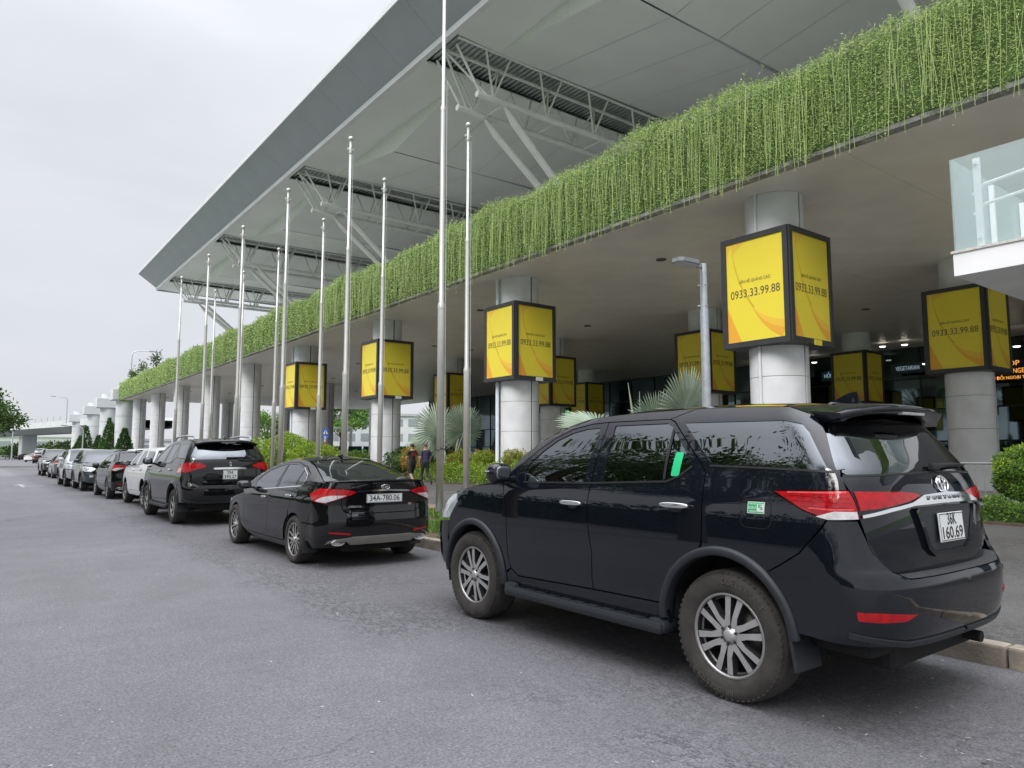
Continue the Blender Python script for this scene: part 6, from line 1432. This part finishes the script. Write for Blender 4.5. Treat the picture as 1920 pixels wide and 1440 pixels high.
# ================================================================ people
def person(name_label, loc, rz, pose, mats, regions, hair_m, hscale=1.0, extra=None):
    """one continuous skinned body; pose: dict joint -> (x,y,z); regions(x,y,z,part)->material index"""
    J = dict(pelvis=((0, 0, .96), .135, .105), waist=((0, .0, 1.10), .135, .10), chest=((0, .01, 1.30), .165, .115), clav=((0, 0, 1.43), .11, .085), neck=((0, .01, 1.50), .055, .058), jaw=((0, .035, 1.575), .070, .082), head=((0, .03, 1.655), .080, .096), crown=((0, .015, 1.735), .055, .065))
    edges = [('pelvis', 'waist'), ('waist', 'chest'), ('chest', 'clav'), ('clav', 'neck'), ('neck', 'jaw'), ('jaw', 'head'), ('head', 'crown')]
    for s_, k in ((-1, 'l'), (1, 'r')):
        p = pose[k]
        J['hip' + k] = ((s_ * .10, 0, .90), .095, .098); J['knee' + k] = (p['knee'], .062, .064); J['calf' + k] = (tuple((a * .6 + b * .4) for a, b in zip(p['knee'], p['ankle'])), .058, .060); J['ankle' + k] = (p['ankle'], .042, .045); J['heel' + k] = (p['heel'], .040, .036); J['toe' + k] = (p['toe'], .045, .028)
        edges += [('pelvis', 'hip' + k), ('hip' + k, 'knee' + k), ('knee' + k, 'calf' + k), ('calf' + k, 'ankle' + k), ('ankle' + k, 'heel' + k), ('heel' + k, 'toe' + k)]
        J['sh' + k] = ((s_ * .185, 0, 1.41), .062, .062); J['el' + k] = (p['elbow'], .044, .044); J['wr' + k] = (p['wrist'], .028, .032); hd = Vector(p['wrist']) + (Vector(p['wrist']) - Vector(p['elbow'])).normalized() * .075; J['hand' + k] = (tuple(hd), .026, .040)
        edges += [('clav', 'sh' + k), ('sh' + k, 'el' + k), ('el' + k, 'wr' + k), ('wr' + k, 'hand' + k)]
    names = list(J); idx = {n: i for i, n in enumerate(names)}
    me = bpy.data.meshes.new('body'); me.from_pydata([J[n][0] for n in names], [(idx[a], idx[b]) for a, b in edges], [])
    o = bpy.data.objects.new('body', me); col.objects.link(o); o.modifiers.new('Skin', 'SKIN'); sub = o.modifiers.new('Sub', 'SUBSURF'); sub.levels = 2; sub.render_levels = 2
    if not me.skin_vertices: me.attributes
    for i, n in enumerate(names):
        sv_ = me.skin_vertices[0].data[i]; sv_.radius = (J[n][1], J[n][2]); sv_.use_root = (n == 'pelvis')
    bpy.context.view_layer.update(); m2 = bpy.data.meshes.new_from_object(o.evaluated_get(bpy.context.evaluated_depsgraph_get())); bpy.data.objects.remove(o); m2.name = 'person'
    # fingers and ears, nose joined to the same body mesh
    g = MB()
    for k, s_ in (('l', -1), ('r', 1)):
        w = Vector(pose[k]['wrist']); d = (w - Vector(pose[k]['elbow'])).normalized(); h0 = w + d * .09; f_ = Vector((0, 1, 0)); f_ = (f_ - d * f_.dot(d)).normalized()
        for q, L_ in ((-.027, .062), (-.009, .075), (.009, .080), (.027, .070)):
            b_ = h0 + f_ * q; g.tube([b_ - d * .01, b_ + d * L_ * .55, b_ + d * L_ + Vector((-s_ * .018, 0, 0))], [.0095, .009, .007], 6)
        b_ = w + d * .035 + f_ * .034; g.tube([b_, b_ + d * .035 + f_ * .022, b_ + d * .06 + f_ * .024], [.011, .010, .007], 6)
        g.tube([(s_ * .078, .02, 1.625), (s_ * .088, .012, 1.655), (s_ * .080, .015, 1.685)], [.010, .014, .008], 6)
    g.tube([(0, .120, 1.675), (0, .138, 1.640), (0, .122, 1.625)], [.008, .014, .012], 6)
    nv = len(m2.vertices); V = [tuple(v.co) for v in m2.vertices] + g.v; F = [list(p.vertices) for p in m2.polygons] + [[i + nv for i in f] for f in g.f]
    me = bpy.data.meshes.new('person'); me.from_pydata(V, [], F); me.polygons.foreach_set('use_smooth', [True] * len(F)); npoly = len(m2.polygons)
    for m in mats: me.materials.append(m)
    for i, p in enumerate(me.polygons): p.material_index = regions(p.center.x, p.center.y, p.center.z) if i < npoly else 0
    me.update(); b = link('person', me, None, loc, (0, 0, rz), (hscale,) * 3)
    g = MB(); g.lathe([(0, .098)] + [(.094 * math.sin(a), .098 * math.cos(a)) for a in [math.pi * i / 12 for i in range(1, 7)]] + [(.088, -.02)], 18, Matrix.Translation((0, .008, 1.668)) @ Matrix.Scale(1.12, 4, (0, 1, 0)) @ Matrix.Rotation(R(14), 4, 'X')); g.build('hair', hair_m, b)
    g = MB()
    for s_ in (-1, 1): g.lathe([(0, .012), (.010, .007), (.013, 0), (.010, -.007), (0, -.012)], 8, Matrix.Translation((s_ * .034, .118, 1.668)))
    g.build('eyes', M_dark, b)
    if extra: extra(b)
    tag(b, name_label, 'person', 'people under and beside the deck'); return b
M_skin = mat('skin', (.42, .25, .17), .6, var=.08); M_tee = mat('black_tee', (.018, .018, .020), .8, var=.2, scale=20); M_navy = mat('navy_polo', (.040, .045, .085), .8, var=.15, scale=20)
M_trous = mat('dark_trousers', (.022, .023, .028), .8, var=.2); M_shoe = mat('dark_shoe', (.025, .022, .020), .6); M_hairb = mat('black_hair', (.012, .010, .009), .6); M_hairg = mat('greying_hair', (.09, .09, .09), .7); M_shirtw = mat('white_shirt', (.68, .67, .63), .8)
walk = dict(l=dict(knee=(-.10, .12, .50), ankle=(-.10, .08, .09), heel=(-.10, .04, .045), toe=(-.11, .22, .035), elbow=(-.27, -.10, 1.17), wrist=(-.25, .02, .95)), r=dict(knee=(.10, .02, .50), ankle=(.10, -.36, .24), heel=(.10, -.43, .21), toe=(.11, -.33, .07), elbow=(.27, .04, 1.16), wrist=(.25, .17, .96)))
walk2 = dict(l=dict(knee=(-.10, -.02, .50), ankle=(-.10, -.30, .16), heel=(-.10, -.36, .13), toe=(-.11, -.22, .04), elbow=(-.26, .03, 1.17), wrist=(-.20, .12, .98)), r=dict(knee=(.10, .16, .50), ankle=(.10, .14, .09), heel=(.10, .10, .045), toe=(.11, .27, .035), elbow=(.27, -.09, 1.17), wrist=(.26, -.04, .94)))
stand = dict(l=dict(knee=(-.10, .02, .50), ankle=(-.10, 0, .09), heel=(-.10, -.05, .045), toe=(-.12, .15, .035), elbow=(-.26, -.03, 1.16), wrist=(-.24, .08, .95)), r=dict(knee=(.10, .03, .50), ankle=(.11, .02, .09), heel=(.11, -.03, .045), toe=(.13, .16, .035), elbow=(.27, -.03, 1.16), wrist=(.22, .15, .98)))
def reg_shorts(x, y, z):
    if z > 1.475: return 0
    if abs(x) > .205 and z < 1.24: return 0
    if z > .99: return 1
    if z > .50: return 2
    return 3 if z < .085 else 0
def reg_long(x, y, z):
    if z > 1.475: return 0
    if abs(x) > .205 and z < 1.22: return 0
    if z > .99: return 1
    return 3 if z < .085 and True else 2
def back_print(b):
    link('shirt_print', text_mesh('AE', .23, mat('red_print', (.62, .03, .03), .6), .002, .24), b, (0, -.128, 1.30), (R(96), 0, 0))
person('person in black T-shirt with red back print and black shorts walking away', (14.95, 26.7, .137), R(4), walk2, [M_skin, M_tee, M_tee, M_shoe], reg_shorts, M_hairb, 1.0, back_print)
person('person in navy polo and dark trousers walking beside the red-printed shirt', (15.15, 25.95, .137), R(-6), walk, [M_skin, M_navy, M_trous, M_shoe], reg_long, M_hairg, 1.01)
person('dim person in black standing behind the fan palm under the deck', (23.3, 36.2, .137), R(150), stand, [M_skin, M_tee, M_trous, M_shoe], reg_long, M_hairb, 1.0)
person('dim person in white shirt under the deck beside the topiary ball', (24.6, 36.0, .137), R(120), stand, [M_skin, M_shirtw, M_trous, M_shoe], reg_long, M_hairb, .98)
